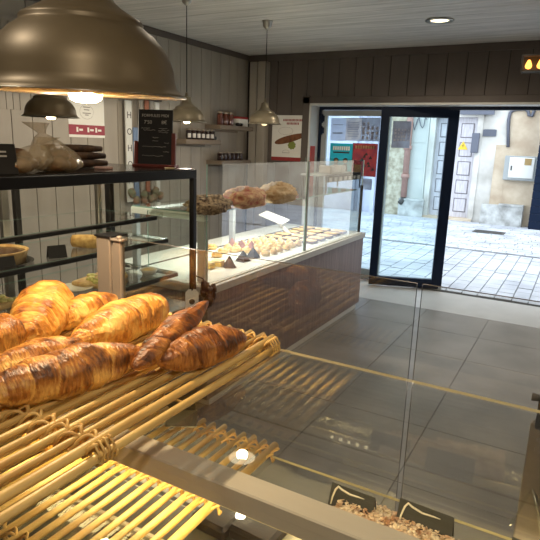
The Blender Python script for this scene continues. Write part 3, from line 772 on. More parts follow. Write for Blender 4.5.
# food inside the black cabinet
v = Vector((-2.11, 1.40, 1.086))
r = thing('custard_tart', v, 'round deep tart with brown top at the left on the cabinet shelf', 'tart')
MB().lathe([(.115, 0), (.128, .045), (.132, .052), (.124, .054), (.119, .042), (.02, .042)], 36).build('shell', 'tart_crust', r)
MB().lathe([(.0, .047), (.09, .048), (.1195, .044), (.1195, .041)], 32).build('filling', 'caramel', r)
pl = thing('tart_plate', (-2.11, 1.40, 1.0855), 'dark round plate under the deep tart', 'plate'); MB().lathe([(.0, 0), (.135, 0), (.15, .008), (.146, .01), (.132, .004), (0, .004)], 36).build('dish', 'dark_plate', pl)
r.location.z = 1.0898
t1 = tent(15, 269, 1.0855, .05, .05, 1.35, 'black tent card in front of the deep tart in the cabinet', None, (-1.99, 1.345, 0))
t2 = tent(56, 260, 1.0855, .04, .055, 1.2, 'dark silver-edged tent card between the tart and the rolled cake', None, (-2.01, 1.63, 0), 'sign')
g = MB(); g.box((-.038, -.0012, .008), (.038, .0002, .046), 0, Matrix.Rotation(-.36, 3, 'X'), (0, -.019, .0)); g.build('card_insert', 'steel', t2)
v = Vector((-2.07, 1.865, 1.0855))
r = thing('rolled_cake', v, 'cream-coloured rolled sponge cake on the right of the cabinet shelf', 'cake', None, .5)
MB().tube([(x, 0, .033) for x in (-.075, -.073, -.04, 0, .04, .073, .075)], [.025, .030, .033, .034, .033, .030, .025], 20).build('sponge_roll', 'sponge', r)
p = [(-.0755, .024 * math.cos(a * 2.2) * (1 - a / 9), .033 + .024 * math.sin(a * 2.2) * (1 - a / 9)) for a in [i * .3 for i in range(26)]]
MB().tube(p, .003, 5).build('jam_spiral', 'caramel', r)
tag(MB().lathe([(0, 0), (.05, 0), (.085, .012), (.08, .014), (.048, .003), (0, .003)], 28).build('small_dish', 'ceramic', None, (-2.05, 1.76, .9005)), 'small white dish low in the cabinet near the corner post', 'dish')
for i, (x, yy, rz, lab) in enumerate(((-2.06, 1.93, .2, 'yellow-green gratin slab on the low cabinet shelf beside the taupe post'), (-2.1, 1.32, .1, 'yellow-green gratin slab on the low cabinet shelf at the far left'))):
    if i == 0:
        r = thing('gratin_slice', (x, yy, .9005), lab, 'savoury slice', 'gratin slabs', rz)
        MB().rbox((-.08, -.13, 0), (.08, .13, .025), .006).build('crust', 'tart_crust', r)
        mb = MB()
        for q in range(26): mb.blob((rnd.uniform(-.065, .065), rnd.uniform(-.115, .115), .027), (.02, .02, .01), q, .5, 4, 8, 6)
        mb.build('topping', 'cheese', r); r0 = r
    else: dup(r0, (x, yy, .9005), lab, rz, 'gratin slabs')
bw = thing('cream_bowl', (-1.98, 2.2, .9005), 'small white bowl of cream at the far end of the low cabinet shelf', 'bowl')
MB().lathe([(.0, 0), (.03, 0), (.05, .03), (.047, .03), (.028, .006), (0, .006)], 24).build('bowl_wall', 'ceramic', bw)
MB().blob((0, 0, .022), (.042, .042, .012), 2, .2, 3, 14, 8).build('cream', 'cream', bw)
# on top of the black cabinet
def bag(loc, s_, rz, label, seed, knot):
    "film gathered into a ruffled knot over a few rolls; knot = offset of the gathered neck"
    r = thing('bread_bag', loc, label, 'bread bag', 'knotted bread bags', rz)
    rr = random.Random(seed)
    for q, (x, y, z) in enumerate(((-.035, -.04, .032), (.03, -.035, .03), (-.01, .045, .034), (.0, 0, .062))):
        MB().blob((x * s_, y * s_, z * s_), (.045 * s_, .055 * s_, .032 * s_), seed + q, .2, 2.5, 18, 12, 0, .003).build('bread_roll', 'bread', r)
    K = Vector(knot) * s_; n, m = 40, 22; vs = []; fs = []
    for i in range(m + 1):
        t = i / m
        if t < .72:
            a = t / .72; z = .125 * a; R_ = .088 * math.sin(PI * (.16 + .80 * a)) ** .8; c_ = K * a ** 2.2
        else:
            a = (t - .72) / .28; R_ = .011 + .026 * a ** 1.2; c_ = K * (1 + .42 * a); z = .125 + .02 * a
        for k in range(n):
            th = 2 * PI * k / n
            w_ = 1 + (.16 if t < .72 else .45) * noise.noise(Vector((math.cos(th) * 4, math.sin(th) * 4, t * 4 + seed))) + .05 * math.sin(9 * th) * t
            v = Vector((c_.x + R_ * w_ * 1.1 * math.cos(th), c_.y + R_ * w_ * 1.25 * math.sin(th), z * .62 + c_.z))
            vs.append(v * s_)
    for i in range(m):
        for k in range(n): fs.append((i * n + k, i * n + (k + 1) % n, (i + 1) * n + (k + 1) % n, (i + 1) * n + k))
    fs.append(tuple(range(n))[::-1])
    MB().add(vs, fs, 0, True).build('plastic_film', 'plastic', r); return r
bag((-1.91, 1.395, BZ + .0006), 1.0, .2, 'knotted clear bag of bread on the cabinet top, left one next to the card', 2, (.03, .085, .035))
bag((-1.93, 1.60, BZ + .0006), 1.0, .1, 'knotted clear bag of bread on the cabinet top, right one beside the dark sticks', 6, (-.02, -.06, .075))
t3 = thing('price_sign', (-1.85, 1.285, BZ), 'black price card leaning against the left bread bag', 'price sign', None, 1.25)
MB().rbox((-.055, -.004, .0), (.055, .004, .115), .002, 0, Matrix.Rotation(-.25, 3, 'X')).build('card', 'sign', t3)
for zz in (.082, .066): MB().box((-.045, -.0052, zz), (.02, -.0042, zz + .006), 0, Matrix.Rotation(-.25, 3, 'X')).build('writing', 'chalk', t3)
for k in range(12):
    lvl, o_ = (0, k) if k < 5 else ((1, k - 5) if k < 9 else (2, k - 9))
    cc = Vector((-2.2 + .040 * (o_ - 2 + .5 * lvl), 1.90 + .02 * (k % 3), BZ + .0205 + .0345 * lvl)); a = 1.45 + rnd.uniform(-.02, .02); ln = rnd.uniform(.10, .15)
    d = Vector((math.cos(a), math.sin(a), 0)) * ln
    ob = MB().tube([cc - d, cc - d * .4, cc + d * .3, cc + d], [.014, .0195, .0185, .013], 9).build('bread_stick', 'stick')
    tag(ob, 'dark brown bread stick in the %s layer of the pile on the cabinet top' % ('bottom', 'middle', 'top')[lvl], 'bread stick', 'dark bread sticks')
tag(MB().rbox((-.035, -.03, 0), (.035, .03, .012), .004).build('paper_slip', 'pink_paper', None, (-1.98, 1.90, BZ + .0005)), 'small pink paper slip lying right of the dark sticks', 'paper slip')
tag(MB().lathe([(0, 0), (.022, 0), (.028, .005), (0, .006)], 18).build('saucer', 'cream', None, (-1.86, 2.24, BZ + .0005)), 'tiny pale saucer on the right end of the cabinet top', 'saucer')
# chalkboard
bl = at(139, 170, 'y', 2.18); br = at(169, 171, 'y', 2.28)
cb0 = Vector((-2.0, 2.285, BZ)); 
rb = thing('menu_chalkboard', cb0, 'black chalkboard menu in a red wooden stand on the cabinet top', 'chalkboard', None, .42)
BW, BH = .093, .30
TL = Matrix.Rotation(-.1, 3, 'X')
MB().rbox((-BW, -.006, .012), (BW, .006, BH), .002, 0, TL).build('slate', 'slate', rb)
MB().rbox((-BW - .02, -.045, 0), (BW + .025, .05, .016), .004).build('stand_base', 'redwood', rb)
for x, hh in ((-BW - .01, .135), (BW + .008, .18)):
    MB().rbox((x - .01, -.016, .012), (x + .01, .016, hh), .003, 0, TL).build('stand_upright', 'redwood', rb)
RX90 = (PI / 2 - .1 + .2 * 0, 0, 0)
def cw(body, size, x, z, al='CENTER'):
    v = TL @ Vector((x, -.0068, z)); return word('lettering', body, size, 'chalk', rb, v, (PI / 2 - .1, 0, 0), .0004, al)
cw('FORMULES MIDI', .0205, 0, .262); cw("7'50", .026, -.04, .226); cw('8€', .026, .048, .226)
def scrib(mb, x0, x1, z, h_, seed):
    rr = random.Random(seed); n = int((x1 - x0) / .0035); pts = []
    for k in range(n + 1):
        pts.append(TL @ Vector((x0 + (x1 - x0) * k / n, -.0066, z + rr.uniform(-1, 1) * h_)))
    mb.tube(pts, .0008, 4)
mb = MB()
for a, b, z, sd in ((-.075, -.03, .203, 1), (-.065, 0, .193, 2), (.02, .065, .203, 3), (.015, .075, .193, 4), (.02, .07, .183, 5), (-.015, .018, .155, 6), (-.015, .018, .139, 7), (.05, .075, .128, 8), (-.07, .06, .108, 9), (.045, .078, .082, 10), (-.07, .045, .06, 11)): scrib(mb, a, b, z, .003, sd)
mb.build('handwriting', 'chalk', rb)

# ------------------------------------------------------------------ left wall: shelves, jars, poster, paper rack
def wshelf(px, py, y0, y1, z, label):
    r = thing('wall_shelf', (WX, y0, z), label, 'wall shelf', 'box wall shelves')
    MB().rbox((.0, 0, -.05), (.22, y1 - y0, 0), .004).build('board', 'shelf_wood', r)
    MB().rbox((.0, .03, -.075), (.02, y1 - y0 - .03, -.05), .003).build('wall_bracket', 'shelf_wood', r); return r
wshelf(0, 0, 5.19, 5.88, 1.80, 'grey-brown wall shelf highest of three, carrying three jars and a box')
wshelf(0, 0, 4.57, 5.2, 1.63, 'grey-brown wall shelf lower left of three, with labelled dark jars')
wshelf(0, 0, 5.22, 5.85, 1.405, 'grey-brown wall shelf lowest of three, near the corner')
def jar(loc, hgt, rad, m, label, group, lbl):
    r = thing('jam_jar', loc, label, 'jar', group)
    MB().lathe([(0, 0), (rad * .95, 0), (rad, .006), (rad, hgt * .75), (rad * .86, hgt * .84)], 18).build('glass_body', m, r)
    gb = r.children[0]
    MB().lathe([(rad * .92, hgt * .84), (rad * .92, hgt), (0, hgt)], 18).build('lid', 'lid', r)
    if lbl:
        mb = MB(); n = 7; vs = []
        for zz in (hgt * .15, hgt * .55):
            for q in range(n): an = -.9 + 1.0 * q / (n - 1) * 1.0 - .35; vs.append((rad * 1.015 * math.cos(an), rad * 1.015 * math.sin(an), zz))
        mb.add(vs, [(q, q + 1, n + q + 1, n + q) for q in range(n - 1)]); mb.build('label', 'jar_label', gb)
    return r
place_w = ['leftmost', 'second', 'third', 'fourth', 'fifth', 'rightmost']
j0 = None
for k in range(6):
    loc = (-3.66, 4.72 + .082 * k, 1.6305)
    lab = '%s of six white-labelled dark jars on the lower left wall shelf' % place_w[k]
    if j0 is None: j0 = jar(loc, .11, .034, 'jar_dark', lab, 'white-labelled jars', True)
    else: dup(j0, loc, lab, 0, 'white-labelled jars')
tag(MB().rbox((-.03, -.03, 0), (.03, .03, .04), .01).build('tin', 'black', None, (-3.65, 5.15, 1.6305)), 'small black tin right of the labelled jars', 'tin')
j1 = None
for k in range(6):
    loc = (-3.66, 5.3 + .085 * k, 1.4055); lab = '%s of six dark jars with grey lids on the lowest wall shelf' % place_w[k]
    if j1 is None: j1 = jar(loc, .095, .034, 'jar_dark', lab, 'plain dark jars', False)
    else: dup(j1, loc, lab, 0, 'plain dark jars')
j2 = None
for k, nm in enumerate(('left', 'middle', 'right')):
    loc = (-3.66, 5.29 + .105 * k, 1.8005); lab = 'tall amber jar on the highest wall shelf, %s of three' % nm
    if j2 is None: j2 = jar(loc, .15, .038, 'jar_red', lab, 'tall amber jars', False)
    else: dup(j2, loc, lab, 0, 'tall amber jars')
r = thing('gift_box', (-3.68, 5.74, 1.8005), 'red and white box at the right end of the highest wall shelf', 'box')
MB().rbox((-.05, -.1, 0), (.05, .1, .11), .003).build('carton', 'paper', r); MB().rbox((-.051, -.101, .085), (.051, .101, .112), .002).build('lid_band', 'red_ink', r)
for k in range(2): tag(MB().blob((0, 0, .018), (.03, .035, .02), k, .2, 3, 12, 8, 0, 0).build('small_pouch', 'black', None, (-3.62, 5.6 + .06 * k, 1.8005)), 'small black pouch, %s of two by the red and white box' % ('left' if k == 0 else 'right'), 'pouch')
# poster with maroon band on left wall
pz1, pz0 = 2.02, 1.612
r = thing('wall_poster', (WX + .002, 3.47, 1.612), 'white wall poster with a maroon band along its foot', 'poster')
MB().box((0, -.2, 0), (.002, .2, .46)).build('sheet', 'paper', r); MB().box((.002, -.2, .022), (.0026, .2, .105)).build('band', 'maroon', r)
for y0 in (-.1, .02, .11):
    pieces('icon', 'paper', r, [((.0026, y0 - .02, .045), (.0032, y0, .085)), ((.0026, y0 + .01, .055), (.0032, y0 + .05, .072))])
mb = MB(); mb.prism([(-.02, .46), (.17, .46), (.07, .34)], .0006, 0, 'yz', .002); mb.build('pattern', 'maroon', r)
mb = MB()
for zz, ww in ((.25, .04), (.228, .03), (.2, .045), (.185, .02)): mb.box((.002, -ww, zz), (.0027, ww, zz + .008))
mb.tube([(.0022, .075 * math.cos(a), .215 + .06 * math.sin(a)) for a in [i * PI / 12 for i in range(24)]], .0012, 4, closed=True)
mb.build('emblem', 'grey_bag', r)
# hanging paper rack
r = thing('paper_rack', (WX + .02, 4.12, 1.0), 'wall rack of hanging printed paper strips behind the chalkboard', 'rack')
MB().rbox((0, -.26, .98), (.05, .26, 1.01), .004).build('rail', 'dark_line', r)
strips = ((-.2, .075, .02, .96, 'white_paint'), (-.11, .06, .0, .72, 'blue_bag'), (-.03, .05, .1, .98, 'grey_bag'), (.05, .05, .1, .98, 'rust_bag'), (.12, .05, .12, .98, 'grey_bag'), (.2, .055, .1, .97, 'white_paint'))
for (yy, ww, z0, z1, m) in strips:
    MB().rbox((.01 + .02 * rnd.random(), yy - ww * .55, z0), (.045, yy + ww * .55, z1), .006).build('paper_strip', m, r)
for k, ch in enumerate('HOHOH'): word('lettering', ch, .085, 'dark_ink', r, (.0458, -.2, .2 + .15 * k), (PI / 2, 0, PI / 2), .0004)
mb = MB()
for k in range(9): mb.blob((.05, rnd.uniform(-.22, .22), rnd.uniform(.02, .12)), (.03, .045, .04), k, .4, 3, 10, 7)
mb.build('dried_flowers', 'nappa', r)
# poster on far wall
r = thing('wall_poster', (-3.21, WY - .002, 1.41), 'white poster of a filled baguette with a red foot band on the far wall', 'poster')
PW, PH = .222, .545
MB().box((-PW, -.0015, 0), (PW, 0, PH)).build('sheet', 'paper', r); MB().box((-PW, -.0022, 0), (PW, -.0015, .045)).build('band', 'red_ink', r)
mb = MB(); pts = []
for k in range(28):
    a = 2 * PI * k / 28; ex, ez = .23 * math.cos(a), .042 * math.sin(a) * (1 - .15 * math.cos(a)); pts.append((ex * .96 - ez * .25 + .04, ez * .97 + ex * .25 + .27))
pts = [(min(q[0], PW), q[1]) for q in pts]; mb.prism(pts, .001, 0, 'xz', -.0027); mb.build('baguette_picture', 'baguette_ink', r)
mb = MB(); mb.prism([(.06 + (.05 + .008 * (k % 2)) * math.cos(k * PI / 9), .19 + (.045 + .008 * (k % 2)) * math.sin(k * PI / 9)) for k in range(18)], .001, 0, 'xz', -.0026); mb.build('salad_picture', 'green_ink', r)
mb = MB()
for (z, x0, x1) in ((.475, -.07, .2), (.435, -.02, .15)):
    x = x0
    while x < x1: mb.box((x, -.0022, z), (x + .012, -.0015, z + .026)); x += .019
x = -.15
while x < .15: mb.box((x, -.0028, .014), (x + .02, -.0021, .03)); x += .035
mb.build('title_strokes', 'red_ink', r)
mb = MB(); mb.tube([(-.02 + .05 * math.cos(a), -.0016, .10 + .032 * math.sin(a)) for a in [i * PI / 10 for i in range(11)]], .0014, 4); mb.box((-.07, -.0022, .095), (.03, -.0015, .1))
mb.tube([(-.03 + .1 * math.cos(a), -.0016, .36 + .045 * math.sin(a)) for a in [i * PI / 10 for i in range(20)]], .0012, 4, closed=True); mb.build('emblem', 'grey_bag', r)

# ------------------------------------------------------------------ pendant lamps
def pendant(loc, D, label, bulb, spin, met='brass'):
    "loc = centre of the rim"
    r = thing('pendant_lamp', loc, label, 'pendant lamp', 'domed pewter pendants'); k = D / 2
    if spin: r.rotation_mode = 'QUATERNION'; r.rotation_quaternion = Matrix.Rotation(spin, 3, Vector((.63, .69, 0))).to_quaternion()
    outer = [(1.0, -.0), (1.0, .018), (.94, .045), (.90, .10), (.885, .15), (.875, .25), (.84, .36), (.78, .46), (.69, .56), (.60, .625), (.575, .65), (.58, .675), (.56, .70), (.47, .75), (.38, .80), (.31, .86), (.265, .93), (.235, 1.02), (.22, 1.12)]
    o2 = [(a * k, b * k) for a, b in outer]
    sd = MB().lathe(o2, 56).build('shade', met, r)
    inner = [((a - .012) * k, (b - .006 if b > .01 else .0) * k) for a, b in outer[:-4]]
    MB().lathe(inner + [(.02 * k, .8 * k)], 56).build('shade_lining', 'shade_in', sd)
    MB().lathe([(1.0 * k, 0), (1.005 * k, .006 * k), (1.0 * k, .014 * k), (.985 * k, .008 * k)], 56, closed=True).build('rim', 'steel', sd)
    MB().lathe([(.235 * k, 1.11 * k), (.24 * k, 1.16 * k), (.17 * k, 1.2 * k), (.09 * k, 1.24 * k), (.07 * k, 1.36 * k), (.03 * k, 1.42 * k)], 24).build('cap', met, r)
    MB().lathe([(0, -.085 * k), (.09 * k, -.08 * k), (.15 * k, -.05 * k), (.165 * k, .0), (.16 * k, .12 * k), (.1 * k, .3 * k), (.07 * k, .5 * k), (0.06 * k, .75 * k)], 24).build('bulb', bulb, r)
    top = CZ - loc[2]
    MB().tube([(0, 0, 1.4 * k), (0, 0, top - .045)], .0035, 6).build('cord', 'cord', r)
    MB().lathe([(.008, top - .075), (.035, top - .05), (.042, top - .008), (.05, top)], 20).build('ceiling_cup', 'steel', r)
    return r
BIG = (-.69, .63, 1.684)
pendant(BIG, .31, 'dark pewter pendant lamp hanging close and large over the croissants', 'bulb', .04)
pendant((-2.66, 2.17, 1.72), .31, 'pewter pendant lamp seen just under the near shade, left of the chalkboard', 'bulb_small', 0)
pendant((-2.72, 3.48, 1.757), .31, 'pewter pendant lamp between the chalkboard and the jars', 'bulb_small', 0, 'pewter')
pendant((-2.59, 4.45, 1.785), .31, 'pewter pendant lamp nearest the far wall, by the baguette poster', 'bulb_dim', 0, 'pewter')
# recessed ceiling spots
SPOTS = ((-1.21, 4.92, CZ), (-1.46, 2.37, CZ))
r = thing('ceiling_spotlight', SPOTS[0], 'round recessed spotlight lit in the white board ceiling', 'ceiling light')
bz = MB().lathe([(.075, 0), (.112, -.001), (.118, -.006), (.112, -.012), (.085, -.012), (.075, -.004)], 32, closed=True).build('bezel', 'steel', r)
MB().lathe([(0, -.003), (.074, -.003), (.075, -.0005)], 24).build('lens', 'spot', bz)
dup(r, SPOTS[1], 'round recessed spotlight over the black cabinet, seen only mirrored in the glass shelf')
# lantern at right edge
r = thing('hanging_lantern', (-.43, 5.0, 2.24), 'small steel-framed lantern with amber bulbs at the top right', 'lantern')
fr_ = MB(); q = .11
for z in (0, .12):
    for a, b in (((-q, -.05, z), (.2, -.05, z)), ((-q, .05, z), (.2, .05, z)), ((-q, -.05, z), (-q, .05, z)), ((.2, -.05, z), (.2, .05, z))): fr_.tube([a, b], .006, 6)
for x in (-q, .2):
    for y in (-.05, .05): fr_.tube([(x, y, 0), (x, y, .12)], .006, 6)
fr_.box((-q, -.05, 0), (.2, .05, .004)); fr_.box((-q, .046, 0), (.2, .05, .12)); fr_.box((-q, -.05, .116), (.2, .05, .12)); fr_.build('frame', 'dark_line', r)
for x in (-.065, .02): MB().lathe([(0, .02), (.02, .028), (.026, .045), (.018, .07), (.008, .09)], 14, 0, (x, 0, 0)).build('bulb', 'amber', r)
MB().tube([(.1, 0, .12), (.1, 0, CZ - 2.24)], .018, 8).build('stem', 'fascia', r)

# ------------------------------------------------------------------ near counter
GY = .82; NX0, NX1 = -.875, .46  # near counter, trays and big lamp scaled down about the camera, results baked in
nc = thing('serving_counter', (-.2, .5, 0), 'low glass-fronted pastry counter nearest the viewer with glass shelves', 'display counter')
def nb(mb, a, b, mi=0, r=.002): return mb.rbox((a[0] + .2, a[1] - .5, a[2]), (b[0] + .2, b[1] - .5, b[2]), r, mi)
def npn(name, a, b, ax, m='counter_glass', e='edge'): return pane(MB(), (a[0] + .2, a[1] - .5, a[2]), (b[0] + .2, b[1] - .5, b[2]), ax).build(name, [m, e], nc)
nb(MB(), (NX0, .16, 0), (NX1, .80, .93)).build('base', 'panel', nc)
nb(MB(), (NX0, .15, .93), (NX1, .835, .972)).build('deck', 'stone', nc)
npn('front_glass', (-.806, GY - .003, .972), (-.197, GY + .003, 1.418), 'y', 'counter_glass', 'edge_dark')
npn('front_glass', (-.189, GY - .003, .972), (NX1, GY + .003, 1.418), 'y', 'counter_glass', 'edge_dark')
npn('upper_shelf', (-.86, .17, 1.2590), (NX1, .811, 1.2635), 'z', 'shelf_glass', 'edge')
npn('lower_shelf', (-.86, .17, 1.0625), (NX1, .784, 1.067), 'z', 'clear_shelf', 'edge')
m_ = MB(); nb(m_, (NX0 + .01, .531, 1.1437), (NX1, .570, 1.178)); lb = m_.build('light_bar', 'bar_top', nc)
m_ = MB(); nb(m_, (NX0 + .03, .534, 1.1415), (NX1, .567, 1.1437)); m_.build('led_strip', 'led_warm', lb)
m_ = MB(); nb(m_, (NX0 + .02, .578, .972), (NX1, .588, .99)); dr_ = m_.build('led_rail', 'bar_top', nc)
m_ = MB(); x = -.41
while x < -.26: m_.box((x + .2, .588 - .5, .977), (x + .206, .5895 - .5, .983)); x += .02
m_.build('led_dots', 'led_dot', dr_)
m_ = MB(); nb(m_, (NX0, .69, .972), (NX1, .70, .9725), 0, .0001); m_.build('deck_dark_strip', 'dark_line', nc)  # dark strip added for the dark band mirrored in the front glass
m_ = MB(); nb(m_, (NX0 + .02, .17, .972), (NX1 - .01, .685, .974), 0, .0005); m_.build('darkening_sheet', 'sheet_dark', nc)  # dark sheet added to darken the deck under the lower tray
m_ = MB(); nb(m_, (-.877, .812, .972), (-.838, .826, 1.416)); cp_ = m_.build('corner_post', 'post', nc)
m_ = MB(); nb(m_, (-.838, .816, .972), (-.829, .822, 1.405)); nb(m_, (-.829, .812, .972), (-.808, .826, 1.412)); gc_ = m_.build('glass_channel', 'post', nc)
m_ = MB(); nb(m_, (-.879, .808, 1.416), (-.83, .86, 1.420)); m_.build('post_cap', 'black', cp_)
m_ = MB(); nb(m_, (-.834, .808, 1.411), (-.803, .83, 1.417)); m_.lathe([(.006, 0), (.006, .006), (0, .008)], 12, 0, (-.812 + .2, .815 - .5, 1.416)); m_.build('clamp', 'post', gc_)
m_ = MB(); nb(m_, (NX1, .16, .972), (NX1 + .03, .83, 1.42)); m_.build('end_panel', 'bar_top', nc)
m_ = MB(); 
for z in (1.2485, 1.052): nb(m_, (-.86, .17, z), (-.845, .80, z + .0103))
m_.build('shelf_bracket', 'steel', nc)

def wob(p0, p1, r, seed, n=7, amp=.0012):
    rr = random.Random(seed); p0, p1 = Vector(p0), Vector(p1); out = []
    for k in range(n):
        q = p0.lerp(p1, k / (n - 1)); out.append(q + Vector((rr.uniform(-1, 1) * amp, 0, rr.uniform(-.3, .6) * amp)))
    return out
def braid(mb, x0, x1, y, z, pitch, rr, sr, two):
    "strands plaited over and under the rods"
    n = int((x1 - x0) / pitch + .5)
    for st in range(5):
        ph = (st % 2) * PI; dy = (st - 2) * .0042; pts = []
        N = n * 10 + 1
        for k in range(N):
            u = k / 10; x = x0 + u * pitch
            pts.append((x, y + dy + .0075 * math.sin(PI * u + ph + st * .7), z + (rr + sr * 1.1) * math.cos(PI * u + ph)))
        mb.tube(pts, sr, 6)
def tray(loc, x0, x1, y0, y1, ybr, z1, pitch, label, group, double):
    r = thing('wicker_tray', loc, label, 'wicker tray', group)
    x = x0; k = 0; rr = .0045 if double else .0052
    while x <= x1 + 1e-4:
        rad = rr * (1.35 if (x + pitch > x1 + 1e-4 or k == 0) else 1.0) * rnd.uniform(.92, 1.08); e = rnd.uniform(-.006, .006)
        MB().tube(wob((x, y0, z1), (x, y1 + e, z1), rad, k + int(pitch * 1e4)), rad, 10).build('rod', 'rattan', r)
        x += pitch; k += 1
    if double:
        mb = None; x = x0 + pitch * .5
        while x < x1:
            MB().tube(wob((x, y0, z1 - .012), (x, y1 - .012, z1 - .012), rr * .9, k + 77), rr * .9, 8).build('under_rod', 'rattan', r); x += pitch; k += 1
        MB().tube(wob((x1 + .004, y0, z1 - .011), (x1 + .004, y1 - .01, z1 - .011), rr * 1.3, 5), rr * 1.3, 8).build('under_rod', 'rattan', r)
    for yb in ybr:
        mb = MB(); braid(mb, x0 - pitch * .3, x1 + pitch * .35, yb, z1 - (.003 if double else 0), pitch, rr + (.004 if double else 0), .0022, double)
        if double:
            mb.tube([(x1 + .003 + (.009 + .002 * math.sin(5 * a)) * math.cos(a), yb - .012 + .0012 * a, z1 - .006 + .014 * math.sin(a)) for a in [i * .35 for i in range(72)]], .0016, 5)
        mb.build('braid', 'weave', r)
    return r
SZU, SZL = 1.2635, 1.067
tu = tray((-.65, .5, SZU), -.19, .219, -.42, .312, (-.108, .283), .0175, .0235, 'wicker tray of rods on the upper glass shelf under the croissants', 'wicker rod trays', True)
tl = tray((-.62, .5, SZL), -.34, .199, -.42, .305, (at(8, 533, 'z', 1.085).y - .5, .106, .272), .0105, .0234, 'bright wicker tray of rods on the lower glass shelf beneath the light bar', 'wicker rod trays', False)
for s_ in (-.25, 0.12):
    MB().tube([(-.345, s_, .0025), (.204, s_, .0025)], .0025, 8).build('cross_rod', 'rattan', tl)
for s_ in (-.25, .05, .27):
    MB().tube([(-.2, s_, .0022), (.226, s_, .0022)], .0022, 8).build('cross_rod', 'rattan', tu)

# croissants
def croissant(name, a, b, R, m, label, seed, bend=.0, blunt=(.35, .35), nr=5, roll=0.0, spiral=.5, squash=.86, ridge=.17, group='croissants on the wicker tray'):
    "a, b: tips; body runs along local X with stepped, spiralling dough layers"
    a, b = Vector(a), Vector(b); d = b - a; Ln = d.length; mid = (a + b) / 2
    N, K = 220, 72; vs = []; bk = []; rr = random.Random(seed); off = Vector((seed * 3.7, seed * 1.9, seed * 5.3))
    for i in range(N + 1):
        u = i / N; s_ = 2 * u - 1
        e = blunt[0] if s_ < 0 else blunt[1]
        base = (max(1e-4, 1 - abs(s_) ** (1.7 + e * 2.2))) ** (.72 - .25 * e) * (1 - (.26 - .26 * e) * abs(s_))
        for k in range(K):
            th = 2 * PI * k / K
            dirs = Vector((0, math.cos(th), math.sin(th)))
            wv = .42 * noise.noise(Vector((s_ * 1.3, dirs.y * .8, dirs.z * .8)) + off)
            ph = abs(s_) * nr * (1 + .12 * math.sin(seed * 2.3)) + spiral * math.sin(th + seed) * (1 if s_ > 0 else -1) * .6 + wv
            fr = ph - math.floor(ph)
            lay = (fr / .62) ** .5 if fr < .62 else (1 - ((fr - .62) / .38) ** 3 * .75)
            keep = .55 + .45 * noise.noise(Vector((math.floor(ph) * 3.1, dirs.y, dirs.z)) + off)
            rad = R * base * (1 + ridge * (lay - .7) * max(.15, keep))
            rad *= 1 + .13 * noise.noise(Vector((s_ * 2.6, dirs.y * 1.4, dirs.z * 1.4)) + off * 1.3)
            fine = noise.noise(Vector((ph * 14, th * 1.1, seed)))
            rad += R * .022 * fine
            rad += R * .03 * noise.noise(Vector((u * Ln / R * 2.6, dirs.y * 4, dirs.z * 4)) + off)
            rad += R * .016 * noise.noise(Vector((u * Ln / R * 8, dirs.y * 8, dirs.z * 8)) + off * 2)
            yv = dirs.y * rad; zv = dirs.z * rad * squash
            zmin = -R * .62
            if zv < zmin: zv = zmin + (zv - zmin) * .15
            xb = s_ * Ln / 2
            vs.append((xb, yv + bend * (1 - s_ * s_), zv))
            top = dirs.z * .22
            bk.append(.30 + .26 * lay * keep + top * .8 + .14 * fine + (.16 * (fr - .8) / .2 if fr > .8 else 0) + (-.16 * max(0, keep) * (1 - fr / .18) if fr < .18 else 0) + .30 * noise.noise(Vector((u * Ln / R * 1.1, dirs.y * 1.5, dirs.z * 1.5)) + off * 3))
    fs = [(i * K + k, (i + 1) * K + k, (i + 1) * K + (k + 1) % K, i * K + (k + 1) % K) for i in range(N) for k in range(K)]
    fs += [tuple(range(K))[::-1], tuple(N * K + k for k in range(K))]
    mb = MB(); mb.add(vs, fs, 0, True); o = mb.build(name, m)
    at_ = o.data.attributes.new('bake', 'FLOAT', 'POINT'); at_.data.foreach_set('value', bk)
    o.location = mid
    Q = d.to_track_quat('X', 'Z'); 
    from mathutils import Quaternion
    o.rotation_mode = 'QUATERNION'; o.rotation_quaternion = Q @ Quaternion((1, 0, 0), roll)
    return tag(o, label, 'croissant', group)
TZ = SZU + .0175 + .0041
def cp(px, py, z): return at(px, py, 'z', z)
croissant('croissant', cp(-58, 354, TZ + .03), cp(22, 328, TZ + .035), .038, 'crust_brown', 'brown croissant cut off by the left edge of the view', 11, 0, (.5, .85), 4)
croissant('croissant', cp(27, 337, TZ + .026), cp(56, 289, TZ + .052), .045, 'crust', 'plump golden croissant at the back left, its swirled tip facing us', 4, 0, (.75, .7), 4, .4, .6)
croissant('croissant', cp(52, 325, TZ + .022), cp(117, 297, TZ + .03), .031, 'crust', 'golden croissant behind, right of the plump one, with a pale torn side', 8, .006, (.4, .3), 4)
croissant('croissant', cp(70, 341, TZ + .024), cp(164, 303, TZ + .034), .040, 'crust', 'golden croissant in the middle, beside the taupe post foot', 15, -.004, (.2, .85), 3.5, .2)
croissant('croissant', cp(-22, 378, TZ + .024), cp(84, 342, TZ + .026), .029, 'crust_brown', 'pale-bellied brown croissant tucked behind the long front one', 21, .004, (.4, .3), 3.5)
croissant('croissant', cp(-22, 398, TZ + .026), cp(152, 352, TZ + .026), .036, 'crust_brown', 'long dark brown croissant lying at the front edge of the pile', 27, .006, (.45, .25), 4, .3)
croissant('croissant', cp(133, 369, TZ + .027), cp(208, 301, TZ + .07), .0235, 'crust_dark', 'slim pointed dark croissant leaning up across its neighbour', 33, 0, (.55, .15), 4, 0, .8)
croissant('croissant', cp(156, 362, TZ + .026), cp(246, 337, TZ + .025), .034, 'crust_dark', 'dark croissant at the right end of the tray', 38, .004, (.45, .4), 3.4, .2)
